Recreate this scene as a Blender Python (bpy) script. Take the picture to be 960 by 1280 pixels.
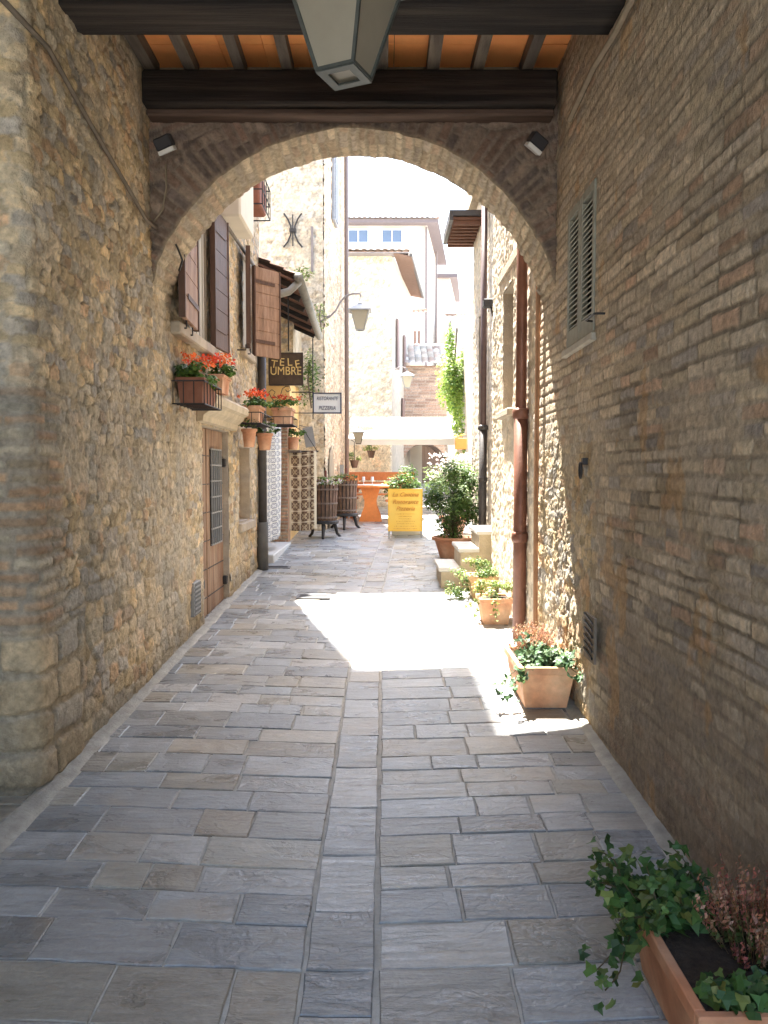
import bpy, math, random
import numpy as np
from mathutils import Vector, Matrix
for o in list(bpy.data.objects): bpy.data.objects.remove(o)
scene = bpy.context.scene
COL = scene.collection
R = random.Random(7)
rad = math.radians
# ---------------------------------------------------------------- camera, sky, sun
EYE = 1.7; TH = math.atan(0.05); SL = 0.041
cam_d = bpy.data.cameras.new('camera'); cam = bpy.data.objects.new('camera', cam_d); COL.objects.link(cam)
cam.location = (0, 0, EYE); cam.rotation_euler = (math.pi/2-TH, 0, 0)
cam_d.sensor_fit = 'VERTICAL'; cam_d.sensor_height = 36; cam_d.sensor_width = 27; cam_d.lens = 28.125
cam_d.clip_start = 0.05; cam_d.clip_end = 600
scene.camera = cam
SUN = Vector((-0.31, 1.0, 2.3)).normalized()
world = bpy.data.worlds.new('World'); scene.world = world; world.use_nodes = True
wn = world.node_tree; bg = wn.nodes['Background']
sky = wn.nodes.new('ShaderNodeTexSky'); sky.sky_type = 'NISHITA'; sky.sun_disc = False
sky.sun_elevation = math.asin(SUN.z); sky.sun_rotation = math.atan2(SUN.x, SUN.y)
sky.air_density = 1.3; sky.dust_density = 3.0; sky.ozone_density = 1.0; sky.altitude = 300
wn.links.new(sky.outputs[0], bg.inputs[0]); bg.inputs[1].default_value = 0.15
sl = bpy.data.lights.new('sun', 'SUN'); sl.energy = 5.0; sl.angle = rad(0.55); sl.color = (1, .95, .87)
so = bpy.data.objects.new('sun', sl); COL.objects.link(so); so.location = (-5, 15, 30)
so.rotation_euler = SUN.to_track_quat('Z', 'Y').to_euler()
scene.view_settings.view_transform = 'Standard'; scene.view_settings.look = 'None'
scene.view_settings.exposure = 2.95; scene.view_settings.gamma = 1
scene.render.engine = 'CYCLES'
scene.cycles.max_bounces = 10; scene.cycles.diffuse_bounces = 6

def ray(px, py):
    a = (px-480)/1000; b = (640-py)/1000
    c, s = math.cos(TH), math.sin(TH)
    return Vector((a, c+b*s, -s+b*c))
def onY(px, py, Y):
    d = ray(px, py); t = Y/d.y; return Vector((d.x*t, Y, EYE+d.z*t))
def onX(px, py, X):
    d = ray(px, py); t = X/d.x; return Vector((X, d.y*t, EYE+d.z*t))
def gz(y):
    return SL*y if y < 30 else SL*30+0.01*(y-30)
# ---------------------------------------------------------------- materials
MATS = {}
def mat(name, color=None, rough=.8, var=.15, scale=8, bump=.2, bscale=40, trans=0, metal=0, stretch=(1,1,1), hue=None, spec=.4):
    if name in MATS: return MATS[name]
    m = bpy.data.materials.new(name); m.use_nodes = True
    nt = m.node_tree; N = nt.nodes; L = nt.links; bs = N['Principled BSDF']
    tc = N.new('ShaderNodeTexCoord'); mp = N.new('ShaderNodeMapping'); mp.inputs['Scale'].default_value = stretch
    L.new(tc.outputs['Object'], mp.inputs[0])
    nz = N.new('ShaderNodeTexNoise'); nz.inputs['Scale'].default_value = scale; nz.inputs['Detail'].default_value = 6
    nz.inputs['Roughness'].default_value = .62
    L.new(mp.outputs[0], nz.inputs['Vector'])
    mr = N.new('ShaderNodeMapRange'); mr.inputs['From Min'].default_value = .28; mr.inputs['From Max'].default_value = .72
    mr.inputs['To Min'].default_value = 1-var; mr.inputs['To Max'].default_value = 1+var
    L.new(nz.outputs[0], mr.inputs[0])
    mul = N.new('ShaderNodeVectorMath'); mul.operation = 'SCALE'
    if color is None:
        at = N.new('ShaderNodeAttribute'); at.attribute_name = 'Col'; src = at.outputs['Color']
    else:
        rg = N.new('ShaderNodeRGB'); rg.outputs[0].default_value = (*color, 1); src = rg.outputs[0]
        if hue:
            mx = N.new('ShaderNodeMixRGB'); mx.inputs[2].default_value = (*hue, 1)
            n2 = N.new('ShaderNodeTexNoise'); n2.inputs['Scale'].default_value = scale*.35; n2.inputs['Detail'].default_value = 4
            L.new(mp.outputs[0], n2.inputs['Vector'])
            r2 = N.new('ShaderNodeMapRange'); r2.inputs['From Min'].default_value = .4; r2.inputs['From Max'].default_value = .65
            L.new(n2.outputs[0], r2.inputs[0]); L.new(r2.outputs[0], mx.inputs[0]); L.new(src, mx.inputs[1]); src = mx.outputs[0]
    L.new(src, mul.inputs[0]); L.new(mr.outputs[0], mul.inputs['Scale'])
    L.new(mul.outputs[0], bs.inputs['Base Color'])
    bs.inputs['Roughness'].default_value = rough; bs.inputs['Metallic'].default_value = metal
    bs.inputs['Specular IOR Level'].default_value = spec
    if bump:
        nb = N.new('ShaderNodeTexNoise'); nb.inputs['Scale'].default_value = bscale; nb.inputs['Detail'].default_value = 7
        nb.inputs['Roughness'].default_value = .65
        L.new(mp.outputs[0], nb.inputs['Vector'])
        bp = N.new('ShaderNodeBump'); bp.inputs['Strength'].default_value = bump; bp.inputs['Distance'].default_value = .02
        L.new(nb.outputs[0], bp.inputs['Height']); L.new(bp.outputs[0], bs.inputs['Normal'])
    if trans:
        tr = N.new('ShaderNodeBsdfTranslucent'); L.new(mul.outputs[0], tr.inputs[0])
        ms = N.new('ShaderNodeMixShader'); ms.inputs[0].default_value = trans
        L.new(bs.outputs[0], ms.inputs[1]); L.new(tr.outputs[0], ms.inputs[2]); L.new(ms.outputs[0], N['Material Output'].inputs[0])
    MATS[name] = m; return m
def glassmat():
    if 'glass' in MATS: return MATS['glass']
    m = mat('glass', (.05, .06, .07), .08, .1, 3, 0); m.node_tree.nodes['Principled BSDF'].inputs['Specular IOR Level'].default_value = .8
    return m
rubble = mat('rubble stone', None, .9, .32, 26, .9, 48)
def pavermat():
    m = bpy.data.materials.new('paving stone'); m.use_nodes = True; nt = m.node_tree; N = nt.nodes; L = nt.links; bs = N['Principled BSDF']
    tc = N.new('ShaderNodeTexCoord'); at = N.new('ShaderNodeAttribute'); at.attribute_name = 'Col'
    sc = N.new('ShaderNodeVectorMath'); sc.operation = 'SCALE'; sc.inputs['Scale'].default_value = 300; L.new(at.outputs['Color'], sc.inputs[0])
    ad = N.new('ShaderNodeVectorMath'); ad.operation = 'ADD'; L.new(tc.outputs['Object'], ad.inputs[0]); L.new(sc.outputs[0], ad.inputs[1])
    def noise(scale, stretch, rot=0, det=6, rough=.6, dist=0):
        mp = N.new('ShaderNodeMapping'); mp.inputs['Scale'].default_value = stretch; mp.inputs['Rotation'].default_value = (0, 0, rot); L.new(ad.outputs[0], mp.inputs[0])
        n = N.new('ShaderNodeTexNoise'); n.inputs['Scale'].default_value = scale; n.inputs['Detail'].default_value = det; n.inputs['Roughness'].default_value = rough; n.inputs['Distortion'].default_value = dist
        L.new(mp.outputs[0], n.inputs['Vector']); return n.outputs[0]
    def mr(i, a, b, c, d):
        n = N.new('ShaderNodeMapRange'); n.inputs['From Min'].default_value = a; n.inputs['From Max'].default_value = b; n.inputs['To Min'].default_value = c; n.inputs['To Max'].default_value = d; L.new(i, n.inputs[0]); return n.outputs[0]
    def op(o, a, b=None):
        n = N.new('ShaderNodeMath'); n.operation = o
        for k, v in enumerate((a, b)):
            if v is None: continue
            if isinstance(v, (int, float)): n.inputs[k].default_value = v
            else: L.new(v, n.inputs[k])
        return n.outputs[0]
    big = noise(3.2, (1, 1.6, 1), .3, 5, .55, .6); strk = noise(7, (.7, 4.5, 1), .25, 6, .65, .4); fine = noise(60, (1, 1, 1), 0, 5, .6)
    tone = op('MULTIPLY', op('MULTIPLY', mr(big, .3, .7, .78, 1.24), mr(strk, .3, .7, .80, 1.22)), mr(fine, .3, .7, .88, 1.12))
    mul = N.new('ShaderNodeVectorMath'); mul.operation = 'SCALE'; L.new(at.outputs['Color'], mul.inputs[0]); L.new(tone, mul.inputs['Scale'])
    mx = N.new('ShaderNodeMixRGB'); mx.inputs[2].default_value = (.36, .29, .20, 1); L.new(mr(noise(2.0, (1, 1, 1), 0, 4, .6), .56, .72, 0, .45), mx.inputs[0]); L.new(mul.outputs[0], mx.inputs[1])
    L.new(mx.outputs[0], bs.inputs['Base Color'])
    st = op('MULTIPLY', big, 9); fl_ = op('FLOOR', st); fr_ = op('SUBTRACT', st, fl_); ter = op('ADD', fl_, mr(fr_, .0, .28, 0, 1))
    hgt = op('ADD', op('MULTIPLY', ter, .10), op('ADD', op('MULTIPLY', strk, .55), op('MULTIPLY', fine, .16)))
    bp = N.new('ShaderNodeBump'); bp.inputs['Strength'].default_value = .75; bp.inputs['Distance'].default_value = .018; L.new(hgt, bp.inputs['Height']); L.new(bp.outputs[0], bs.inputs['Normal'])
    L.new(mr(big, .3, .7, .20, .46), bs.inputs['Roughness']); bs.inputs['Specular IOR Level'].default_value = .75
    MATS['paving stone'] = m; return m
paver = pavermat()
leafm = mat('leaf', None, .5, .2, 30, 0, trans=.35)
petal = mat('petal', None, .6, .1, 30, 0, trans=.3)
tilem = mat('roof tile', None, .85, .2, 14, .3, 50)
plaster = mat('plaster', (.72, .66, .56), .9, .08, 3, .15, 30)
terra = mat('terracotta', (.50, .22, .115), .85, .3, 7, .15, 60, hue=(.60, .38, .25))
terrag = mat('weathered terracotta', (.66, .32, .17), .8, .22, 12, .2, 60, hue=(.70, .44, .27))
soilm = mat('soil', (.05, .035, .025), .95, .4, 40, .8, 60)
iron = mat('wrought iron', (.035, .033, .035), .5, .2, 20, .1, 60, metal=.3)
darkwood = mat('dark timber', (.012, .0095, .009), .85, .7, 7, .9, 30, stretch=(.18, 4, 4), hue=(.048, .036, .029))
greywood = mat('grey timber', (.12, .10, .085), .85, .35, 9, .5, 40, stretch=(3, .4, 3), hue=(.17, .14, .11))
brownwood = mat('brown shutter paint', (.10, .052, .034), .6, .35, 8, .25, 30, stretch=(3, 3, .5))
pinkwood = mat('faded shutter boards', (.27, .155, .095), .7, .3, 8, .35, 30, stretch=(3, 3, .5), hue=(.36, .225, .15))
doorwood = mat('worn door boards', (.25, .145, .09), .75, .4, 6, .45, 30, stretch=(3, 3, .4), hue=(.36, .25, .17))
orangewood = mat('orange pine', (.62, .20, .05), .5, .15, 5, .1, 30, stretch=(3, .5, 3))
copper = mat('brown pipe', (.15, .065, .04), .45, .2, 10, .08, 40, hue=(.2, .09, .06), metal=.2)
greypipe = mat('grey pipe', (.07, .062, .058), .5, .2, 10, .1, 40, metal=.2)
stonetrim = mat('cut stone', (.46, .38, .28), .85, .18, 9, .4, 60, hue=(.40, .35, .29))
marble = mat('pale stone tread', (.62, .60, .56), .6, .1, 9, .15, 60)
whitecloth = mat('white cloth', (.82, .80, .76), .9, .03, 3, .05, 60, trans=.4)
lampglass = mat('frosted lamp glass', (.40, .37, .30), .35, .08, 4, .05, 30, trans=.3)
louvre = mat('grey green paint', (.30, .30, .25), .7, .15, 14, .15, 40)
greymetal = mat('grey metal', (.3, .3, .3), .5, .1, 14, .05, 40, metal=.4)
darkhole = mat('dark interior', (.03, .028, .026), .9, .2, 4, 0)
white = mat('white paint', (.8, .8, .78), .6, .03, 4, 0)
gold = mat('gold lettering', (.75, .55, .22), .45, .1, 8, 0)
blackp = mat('black paint', (.03, .03, .035), .6, .1, 8, 0)
cablem = mat('pale cable', (.28, .23, .16), .8, .2, 10, 0)
# ---------------------------------------------------------------- mesh helpers
def tag(o, label=None, cat=None, group=None, kind=None):
    if label: o['label'] = label
    if cat: o['category'] = cat
    if group: o['group'] = group
    if kind: o['kind'] = kind
    return o
def wloc(o):
    v = Vector((0, 0, 0))
    while o: v += o.location; o = o.parent
    return v
def link(name, me, m, parent=None, smooth=False):
    o = bpy.data.objects.new(name, me); COL.objects.link(o)
    me.materials.append(m)
    if smooth: me.polygons.foreach_set('use_smooth', [True]*len(me.polygons))
    n = len(me.vertices); co = np.empty(n*3); me.vertices.foreach_get('co', co); co = co.reshape(-1, 3)
    if parent:
        o.parent = parent; off = np.array(wloc(parent))
    else:
        off = np.array([(co[:, 0].min()+co[:, 0].max())/2, (co[:, 1].min()+co[:, 1].max())/2, co[:, 2].min()])
        o.location = off
    co = co-off; me.vertices.foreach_set('co', co.ravel()); me.update()
    return o
def empty(name, loc, label=None, cat=None, group=None):
    o = bpy.data.objects.new(name, None); COL.objects.link(o); o.location = loc; o.empty_display_size = .1
    return tag(o, label, cat, group)
class MB:
    def __init__(s): s.v = []; s.f = []; s.c = []; s.col = (.5, .5, .5)
    def add(s, vs, fs, col=None):
        b = len(s.v); s.v += [tuple(v) for v in vs]; s.f += [tuple(i+b for i in f) for f in fs]
        s.c += [col or s.col]*len(vs)
        return s
    def box(s, x0, x1, y0, y1, z0, z1, col=None, bev=0):
        if bev:
            b = min(bev, (x1-x0)*.3, (y1-y0)*.3, (z1-z0)*.3); vs = []; 
            import itertools
            idx = {}
            for ix, iy, iz in itertools.product((0, 1), repeat=3):
                X = (x0, x1)[ix]; Y = (y0, y1)[iy]; Z = (z0, z1)[iz]; sx = 1-2*ix; sy = 1-2*iy; sz = 1-2*iz
                for a in range(3):
                    p = [X+sx*b, Y+sy*b, Z+sz*b]; p[a] = (X, Y, Z)[a]; idx[(ix, iy, iz, a)] = len(vs); vs.append(p)
            fs = []
            for a in range(3):
                o1, o2 = [k for k in range(3) if k != a]
                for e in (0, 1):
                    q = []
                    for (p, r) in ((0, 0), (1, 0), (1, 1), (0, 1)):
                        k = [0, 0, 0]; k[a] = e; k[o1] = p; k[o2] = r; q.append(idx[(*k, a)])
                    fs.append(q)
            for a in range(3):            # edges along axis a
                o1, o2 = [k for k in range(3) if k != a]
                for e1 in (0, 1):
                    for e2 in (0, 1):
                        k0 = [0, 0, 0]; k0[o1] = e1; k0[o2] = e2; k1 = list(k0); k1[a] = 1
                        fs.append([idx[(*k0, o1)], idx[(*k1, o1)], idx[(*k1, o2)], idx[(*k0, o2)]])
            for c3 in itertools.product((0, 1), repeat=3):
                fs.append([idx[(*c3, 0)], idx[(*c3, 1)], idx[(*c3, 2)]])
            return s.add(vs, fs, col)
        return s.add([(x0,y0,z0),(x1,y0,z0),(x1,y1,z0),(x0,y1,z0),(x0,y0,z1),(x1,y0,z1),(x1,y1,z1),(x0,y1,z1)],
                     [(0,3,2,1),(4,5,6,7),(0,1,5,4),(1,2,6,5),(2,3,7,6),(3,0,4,7)], col)
    def obox(s, p, q, w, h, up=(0,0,1), col=None):      # bar from p to q, w across, h along up
        p = Vector(p); q = Vector(q); d = (q-p).normalized(); u = Vector(up); a = d.cross(u).normalized(); u = a.cross(d).normalized()
        vs = []
        for c in (p, q):
            for (i, j) in ((-1,-1),(1,-1),(1,1),(-1,1)): vs.append(c+a*i*w/2+u*j*h/2)
        return s.add(vs, [(3,2,1,0),(4,5,6,7),(0,1,5,4),(1,2,6,5),(2,3,7,6),(3,0,4,7)], col)
    def tube(s, pts, r, n=8, col=None):
        pts = [Vector(p) for p in pts]; rs = r if isinstance(r, (list, tuple)) else [r]*len(pts)
        vs = []; prev = None
        for i, p in enumerate(pts):
            d = (pts[min(i+1, len(pts)-1)]-pts[max(i-1, 0)]).normalized()
            if prev is None:
                a = d.orthogonal().normalized()
            else: a = (prev-d*prev.dot(d)).normalized()
            prev = a; b = d.cross(a)
            for k in range(n):
                t = 2*math.pi*k/n; vs.append(p+(a*math.cos(t)+b*math.sin(t))*rs[i])
        fs = []
        for i in range(len(pts)-1):
            for k in range(n):
                fs.append((i*n+k, i*n+(k+1) % n, (i+1)*n+(k+1) % n, (i+1)*n+k))
        fs.append(tuple(range(n-1, -1, -1))); m = (len(pts)-1)*n; fs.append(tuple(range(m, m+n)))
        return s.add(vs, fs, col)
    def lathe(s, c, prof, n=20, col=None, sx=1, sy=1):
        vs = []; fs = []
        for (r, z) in prof:
            for k in range(n):
                t = 2*math.pi*(k+.5)/n; vs.append((c[0]+r*math.cos(t)*sx, c[1]+r*math.sin(t)*sy, c[2]+z))
        for i in range(len(prof)-1):
            for k in range(n): fs.append((i*n+k, i*n+(k+1) % n, (i+1)*n+(k+1) % n, (i+1)*n+k))
        fs.append(tuple(range(n-1, -1, -1))); m = (len(prof)-1)*n; fs.append(tuple(range(m, m+n)))
        return s.add(vs, fs, col)
    def frustum(s, c, b, t, h, z=0, col=None):            # b=(wx,wy) bottom, t=(wx,wy) top
        x, y, zz = c; zz += z; vs = []
        for (w, dz) in ((b, 0), (t, h)):
            for (i, j) in ((-1,-1),(1,-1),(1,1),(-1,1)): vs.append((x+i*w[0]/2, y+j*w[1]/2, zz+dz))
        return s.add(vs, [(3,2,1,0),(4,5,6,7),(0,1,5,4),(1,2,6,5),(2,3,7,6),(3,0,4,7)], col)
    def prism(s, poly, d, col=None):                      # poly 3D points, extruded along d
        n = len(poly); d = Vector(d); vs = [Vector(p) for p in poly]+[Vector(p)+d for p in poly]
        fs = [tuple(range(n-1, -1, -1)), tuple(range(n, 2*n))]+[(i, (i+1) % n, n+(i+1) % n, n+i) for i in range(n)]
        return s.add(vs, fs, col)
    def build(s, name, m, parent=None, smooth=False):
        me = bpy.data.meshes.new(name); me.from_pydata(s.v, [], s.f); me.update()
        a = me.color_attributes.new('Col', 'FLOAT_COLOR', 'POINT')
        c = np.ones((len(s.v), 4)); c[:, :3] = np.array(s.c).reshape(-1, 3); a.data.foreach_set('color', c.ravel())
        if True:
            import bmesh
            if len(s.f) < 6000:
                bm = bmesh.new(); bm.from_mesh(me); bmesh.ops.recalc_face_normals(bm, faces=bm.faces); bm.to_mesh(me); bm.free()
        return link(name, me, m, parent, smooth)
def gridmesh(name, P, C, m, parent=None, smooth=True, mask=None, flip=False):
    n, k = P.shape[:2]
    me = bpy.data.meshes.new(name)
    idx = np.arange(n*k).reshape(n, k)
    q = np.stack([idx[:-1, :-1], idx[1:, :-1], idx[1:, 1:], idx[:-1, 1:]], -1).reshape(-1, 4)
    if mask is not None: q = q[mask.reshape(-1)]
    if flip: q = q[:, ::-1]
    me.vertices.add(n*k); me.vertices.foreach_set('co', P.reshape(-1).astype(np.float32))
    me.loops.add(q.size); me.loops.foreach_set('vertex_index', q.reshape(-1).astype(np.int32))
    me.polygons.add(len(q)); me.polygons.foreach_set('loop_start', np.arange(0, q.size, 4, dtype=np.int32))
    me.update(calc_edges=True); me.validate()
    a = me.color_attributes.new('Col', 'FLOAT_COLOR', 'POINT')
    c = np.ones((n*k, 4), np.float32); c[:, :3] = C.reshape(-1, 3); a.data.foreach_set('color', c.ravel())
    return link(name, me, m, parent, smooth)
# ---------------------------------------------------------------- noise and masonry
def vn(x, y, f, seed):
    rng = np.random.RandomState(seed); T = rng.rand(128, 128)
    X = x*f+57.3; Y = y*f+31.7; xi = np.floor(X).astype(int); yi = np.floor(Y).astype(int); fx = X-xi; fy = Y-yi
    fx = fx*fx*(3-2*fx); fy = fy*fy*(3-2*fy)
    a = T[xi % 128, yi % 128]; b = T[(xi+1) % 128, yi % 128]; c = T[xi % 128, (yi+1) % 128]; d = T[(xi+1) % 128, (yi+1) % 128]
    return (a*(1-fx)+b*fx)*(1-fy)+(c*(1-fx)+d*fx)*fy
def fbm(x, y, f, seed, o=4):
    s = 0; a = .5; t = 0
    for i in range(o): s = s+a*vn(x, y, f, seed+i*13); t += a; a *= .55; f *= 2.1
    return s/t
def sst(a, b, x):
    t = np.clip((x-a)/(b-a), 0, 1); return t*t*(3-2*t)
def masonry(U, V, seed, rowh, lenr, mw=.006, bev=.015, warp=.02, wf=3.0, corner=.02, shrink=.25):
    rng = np.random.RandomState(seed)
    U2 = U+warp*(fbm(U, V, wf, seed+1)-.5)*2+warp*.5*(vn(U, V, wf*5, seed+3)-.5); V2 = V+warp*(fbm(U, V, wf, seed+2)-.5)*2+warp*.5*(vn(U, V, wf*5, seed+4)-.5)
    b = [V.min()-.3]
    while b[-1] < V.max()+.3:
        lo, hi = rowh(b[-1]); b.append(b[-1]+rng.uniform(lo, hi))
    b = np.array(b); r = np.clip(np.searchsorted(b, V2)-1, 0, len(b)-2)
    L = np.zeros_like(U); Rr = np.zeros_like(U); sid = np.zeros(U.shape, int); k0 = 0
    lo, hi = lenr
    for i in range(len(b)-1):
        msk = r == i
        if not msk.any(): continue
        rh = b[i+1]-b[i]; e = [U.min()-.5-rng.rand()*hi]
        while e[-1] < U.max()+.5: e.append(e[-1]+rng.uniform(lo, hi)*(rh if lo > .9 else 1))
        e = np.array(e); u = U2[msk]; j = np.clip(np.searchsorted(e, u)-1, 0, len(e)-2)
        L[msk] = e[j]; Rr[msk] = e[j+1]; sid[msk] = k0+j; k0 += len(e)
    T = rng.rand(k0+5, 6)
    rh = b[r+1]-b[r]
    bot = b[r]+T[sid, 3]*shrink*rh*.5; top = b[r+1]-T[sid, 4]*shrink*rh*.5
    du = np.minimum(U2-L, Rr-U2); dv = np.minimum(V2-bot, top-V2)
    d = corner-np.sqrt(np.maximum(corner-du, 0)**2+np.maximum(corner-dv, 0)**2)
    d = np.where((du > corner) & (dv > corner), np.minimum(du, dv), d)
    h = sst(mw, mw+bev, d)
    tilt = (U2-(L+Rr)/2)*(T[sid, 5]-.5)+(V2-(bot+top)/2)*(T[sid, 2]-.5)
    return h, T[sid], tilt
def lerp(a, b, t): return a*(1-t)+b*t
def stonecol(T, pal):
    pal = np.array(pal); k = (T[..., 0]*len(pal)).astype(int); c = pal[k]*(0.72+.56*T[..., 1:2]); return c
WARM = [(.56,.44,.27),(.60,.49,.33),(.52,.41,.25),(.50,.44,.34),(.44,.40,.34),(.58,.45,.27),(.62,.46,.26),(.40,.36,.31),(.64,.52,.36),(.52,.36,.22)]
def cells(U, V, seed, a, b, jit=.33, p=7.0, mw=.05, bev=.085):
    """irregular blocky stones: brick-offset lattice of jittered sites, p-norm distance; sizes in metres a x b"""
    rng = np.random.RandomState(seed); T = rng.rand(256, 256, 6)
    Uw = U+.04*(fbm(U, V, 4, seed+1)-.5)+.022*(vn(U, V, 20, seed+3)-.5); Vw = V+.07*(fbm(U, V, 1.2, seed+2)-.5)+.020*(vn(U, V, 20, seed+4)-.5)
    y = Vw/b; j0 = np.floor(y).astype(int)
    d1 = np.full(U.shape, 9.); d2 = np.full(U.shape, 9.); I = np.zeros(U.shape, int); J = np.zeros(U.shape, int); LX = np.zeros(U.shape); LY = np.zeros(U.shape)
    for dj in (-1, 0, 1):
        j = j0+dj; rowoff = T[j % 256, 7, 5]; sc = .75+.6*T[j % 256, 9, 4]; x = Uw/(a*sc)+rowoff*7; i0 = np.floor(x).astype(int)
        for di in (-1, 0, 1, 2):
            i = i0+di-(0 if True else 0)
            t = T[i % 256, j % 256]; sx = i+.5+(t[..., 0]-.5)*2*jit; sy = j+.5+(t[..., 1]-.5)*2*jit*.75
            w = .82+.4*t[..., 2]
            d = ((np.abs(x-sx)*sc)**p+(np.abs(y-sy+(x-sx)*(t[..., 3]-.5)*.5)*(1.0))**p)**(1/p)/w
            n = d < d1; d2 = np.where(n, d1, np.minimum(d2, d)); I = np.where(n, i, I); J = np.where(n, j, J); LX = np.where(n, (x-sx)*sc, LX); LY = np.where(n, y-sy, LY); d1 = np.where(n, d, d1)
    e = (d2-d1)
    t = T[I % 256, J % 256]
    t = np.roll(t, 3, -1)
    f1 = LX*(t[..., 4]-.5)+LY*(t[..., 5]-.5)*.8; f2 = .25-np.abs(LX*(t[..., 1]-.3)-LY*(t[..., 3]-.6)); return sst(mw, mw+bev, e), t, np.minimum(f1, f2)
def rubblewall(U, V, seed, pal=WARM, relief=.028, mort=(.58,.49,.36), ochre=.2, a=.125, b=.069, hgt=1.1, dark=.42, smear=.8):
    h1, T1, e1 = cells(U, V, seed, a, b); h2, T2, e2 = cells(U, V, seed+50, a*1.35, b*1.55)
    k = (V+.25*(fbm(U, V, 1.3, seed+60)-.5)*2 < hgt); T = np.where(k[..., None], T2, T1); h = np.where(k, h2, h1); e = np.where(k, e2, e1)
    n1 = fbm(U, V, 9, seed+5); n2 = fbm(U, V, 34, seed+6, 3)
    sm = sst(.45, .7, fbm(U, V, 1.8, seed+8))*smear
    H = h*relief*(.25+.75*T[..., 2]+e*1.1)+(n1-.5)*.022+(n2-.5)*.014; H = H*(1-sm*.45)
    C = stonecol(T, pal)*(.74+.52*fbm(U, V, 16, seed+12)[..., None]); m = np.array(mort)*(0.8+.4*n1[..., None])
    C = lerp(m, C, (h*(1-sm*.8))[..., None])
    C = C*(.78+.44*fbm(U, V, .8, seed+9)[..., None])*(.78+.44*n2[..., None])
    oc = sst(.5, .75, fbm(U, V, .7, seed+10))[..., None]*ochre
    C = lerp(C, C*np.array([1.12, .98, .74]), oc)
    return H, C*(1-dark*(1-h[..., None])*sst(.42, .7, fbm(U, V, 5, seed+11))[..., None])
def patchX(name, X, sgn, y0, y1, z0, z1, res, field, m, parent, holes=(), zoff=None):
    ny = int((y1-y0)/res)+1; nz = int((z1-z0)/res)+1
    ys = np.linspace(y0, y1, ny); zs = np.linspace(z0, z1, nz); Y, Z = np.meshgrid(ys, zs, indexing='ij')
    H, C = field(Y, Z)
    P = np.stack([X+sgn*H, Y, Z], -1)
    yc = (ys[1:]+ys[:-1])/2; zc = (zs[1:]+zs[:-1])/2; Yc, Zc = np.meshgrid(yc, zc, indexing='ij'); mask = np.ones(Yc.shape, bool)
    for (a, b, c, d) in holes: mask &= ~((Yc > a) & (Yc < b) & (Zc > c) & (Zc < d))
    return gridmesh(name, P, C, m, parent, True, mask, flip=(sgn < 0))
def patchL(name, p0, p1, z0, z1, res, field, m, parent, holes=(), u0=0):    # wall along p0->p1 (normal to the right of travel)
    p0 = Vector((*p0, 0)); p1 = Vector((*p1, 0)); L = (p1-p0).length; d = (p1-p0)/L; nrm = Vector((d.y, -d.x, 0))
    nu = max(2, int(L/res)+1); nz = max(2, int((z1-z0)/res)+1)
    us = np.linspace(0, L, nu); zs = np.linspace(z0, z1, nz); U, Z = np.meshgrid(us, zs, indexing='ij')
    H, C = field(U+u0, Z)
    P = np.stack([p0.x+d.x*U+nrm.x*H, p0.y+d.y*U+nrm.y*H, Z], -1)
    uc = (us[1:]+us[:-1])/2; zc = (zs[1:]+zs[:-1])/2; Uc, Zc = np.meshgrid(uc, zc, indexing='ij'); mask = np.ones(Uc.shape, bool)
    for (a, b, c, e) in holes: mask &= ~((Uc > a) & (Uc < b) & (Zc > c) & (Zc < e))
    return gridmesh(name, P, C, m, parent, True, mask)
def revealX(mb, X, sgn, y0, y1, z0, z1, depth=.3, t=.05, proud=.004):
    a, b = sorted((X+sgn*proud, X-sgn*depth))
    mb.box(a, b, y0-t, y0+.012, z0-t, z1+t); mb.box(a, b, y1-.012, y1+t, z0-t, z1+t)
    mb.box(a, b, y0+.012, y1-.012, z0-t, z0+.012); mb.box(a, b, y0+.012, y1-.012, z1-.012, z1+t)
# ---------------------------------------------------------------- foliage
def leafshape(kind):
    if kind == 'ivy': return [(0,0),(.42,-.05),(.5,.35),(.25,.45),(0,1),(-.25,.45),(-.5,.35),(-.42,-.05)]
    if kind == 'round': return [(0,0),(.4,.25),(.45,.6),(.2,.95),(-.2,.95),(-.45,.6),(-.4,.25)]
    return [(0,0),(.28,.35),(.2,.75),(0,1),(-.2,.75),(-.28,.35)]
def addleaf(mb, p, nrm, size, kind, col, rng):
    n = Vector(nrm).normalized(); a = n.orthogonal().normalized(); a.rotate(Matrix.Rotation(rng.uniform(0, 6.28), 3, n)); b = n.cross(a)
    sh = leafshape(kind); bend = rng.uniform(-.25, .1)
    vs = [p+(a*x+b*(y-.3)+n*(bend*(y-.3)**2-abs(x)*-.25))*size for (x, y) in sh]
    mb.add(vs, [tuple(range(len(sh)))], col)
def jcol(c, rng, j=.25):
    k = rng.uniform(1-j, 1+j); return (c[0]*k*rng.uniform(1-.6*j, 1+.7*j), c[1]*k, c[2]*k*rng.uniform(1-.7*j, 1+.7*j))
GREENS = [(.07,.14,.03),(.10,.19,.04),(.05,.10,.025),(.14,.24,.06)]
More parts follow.
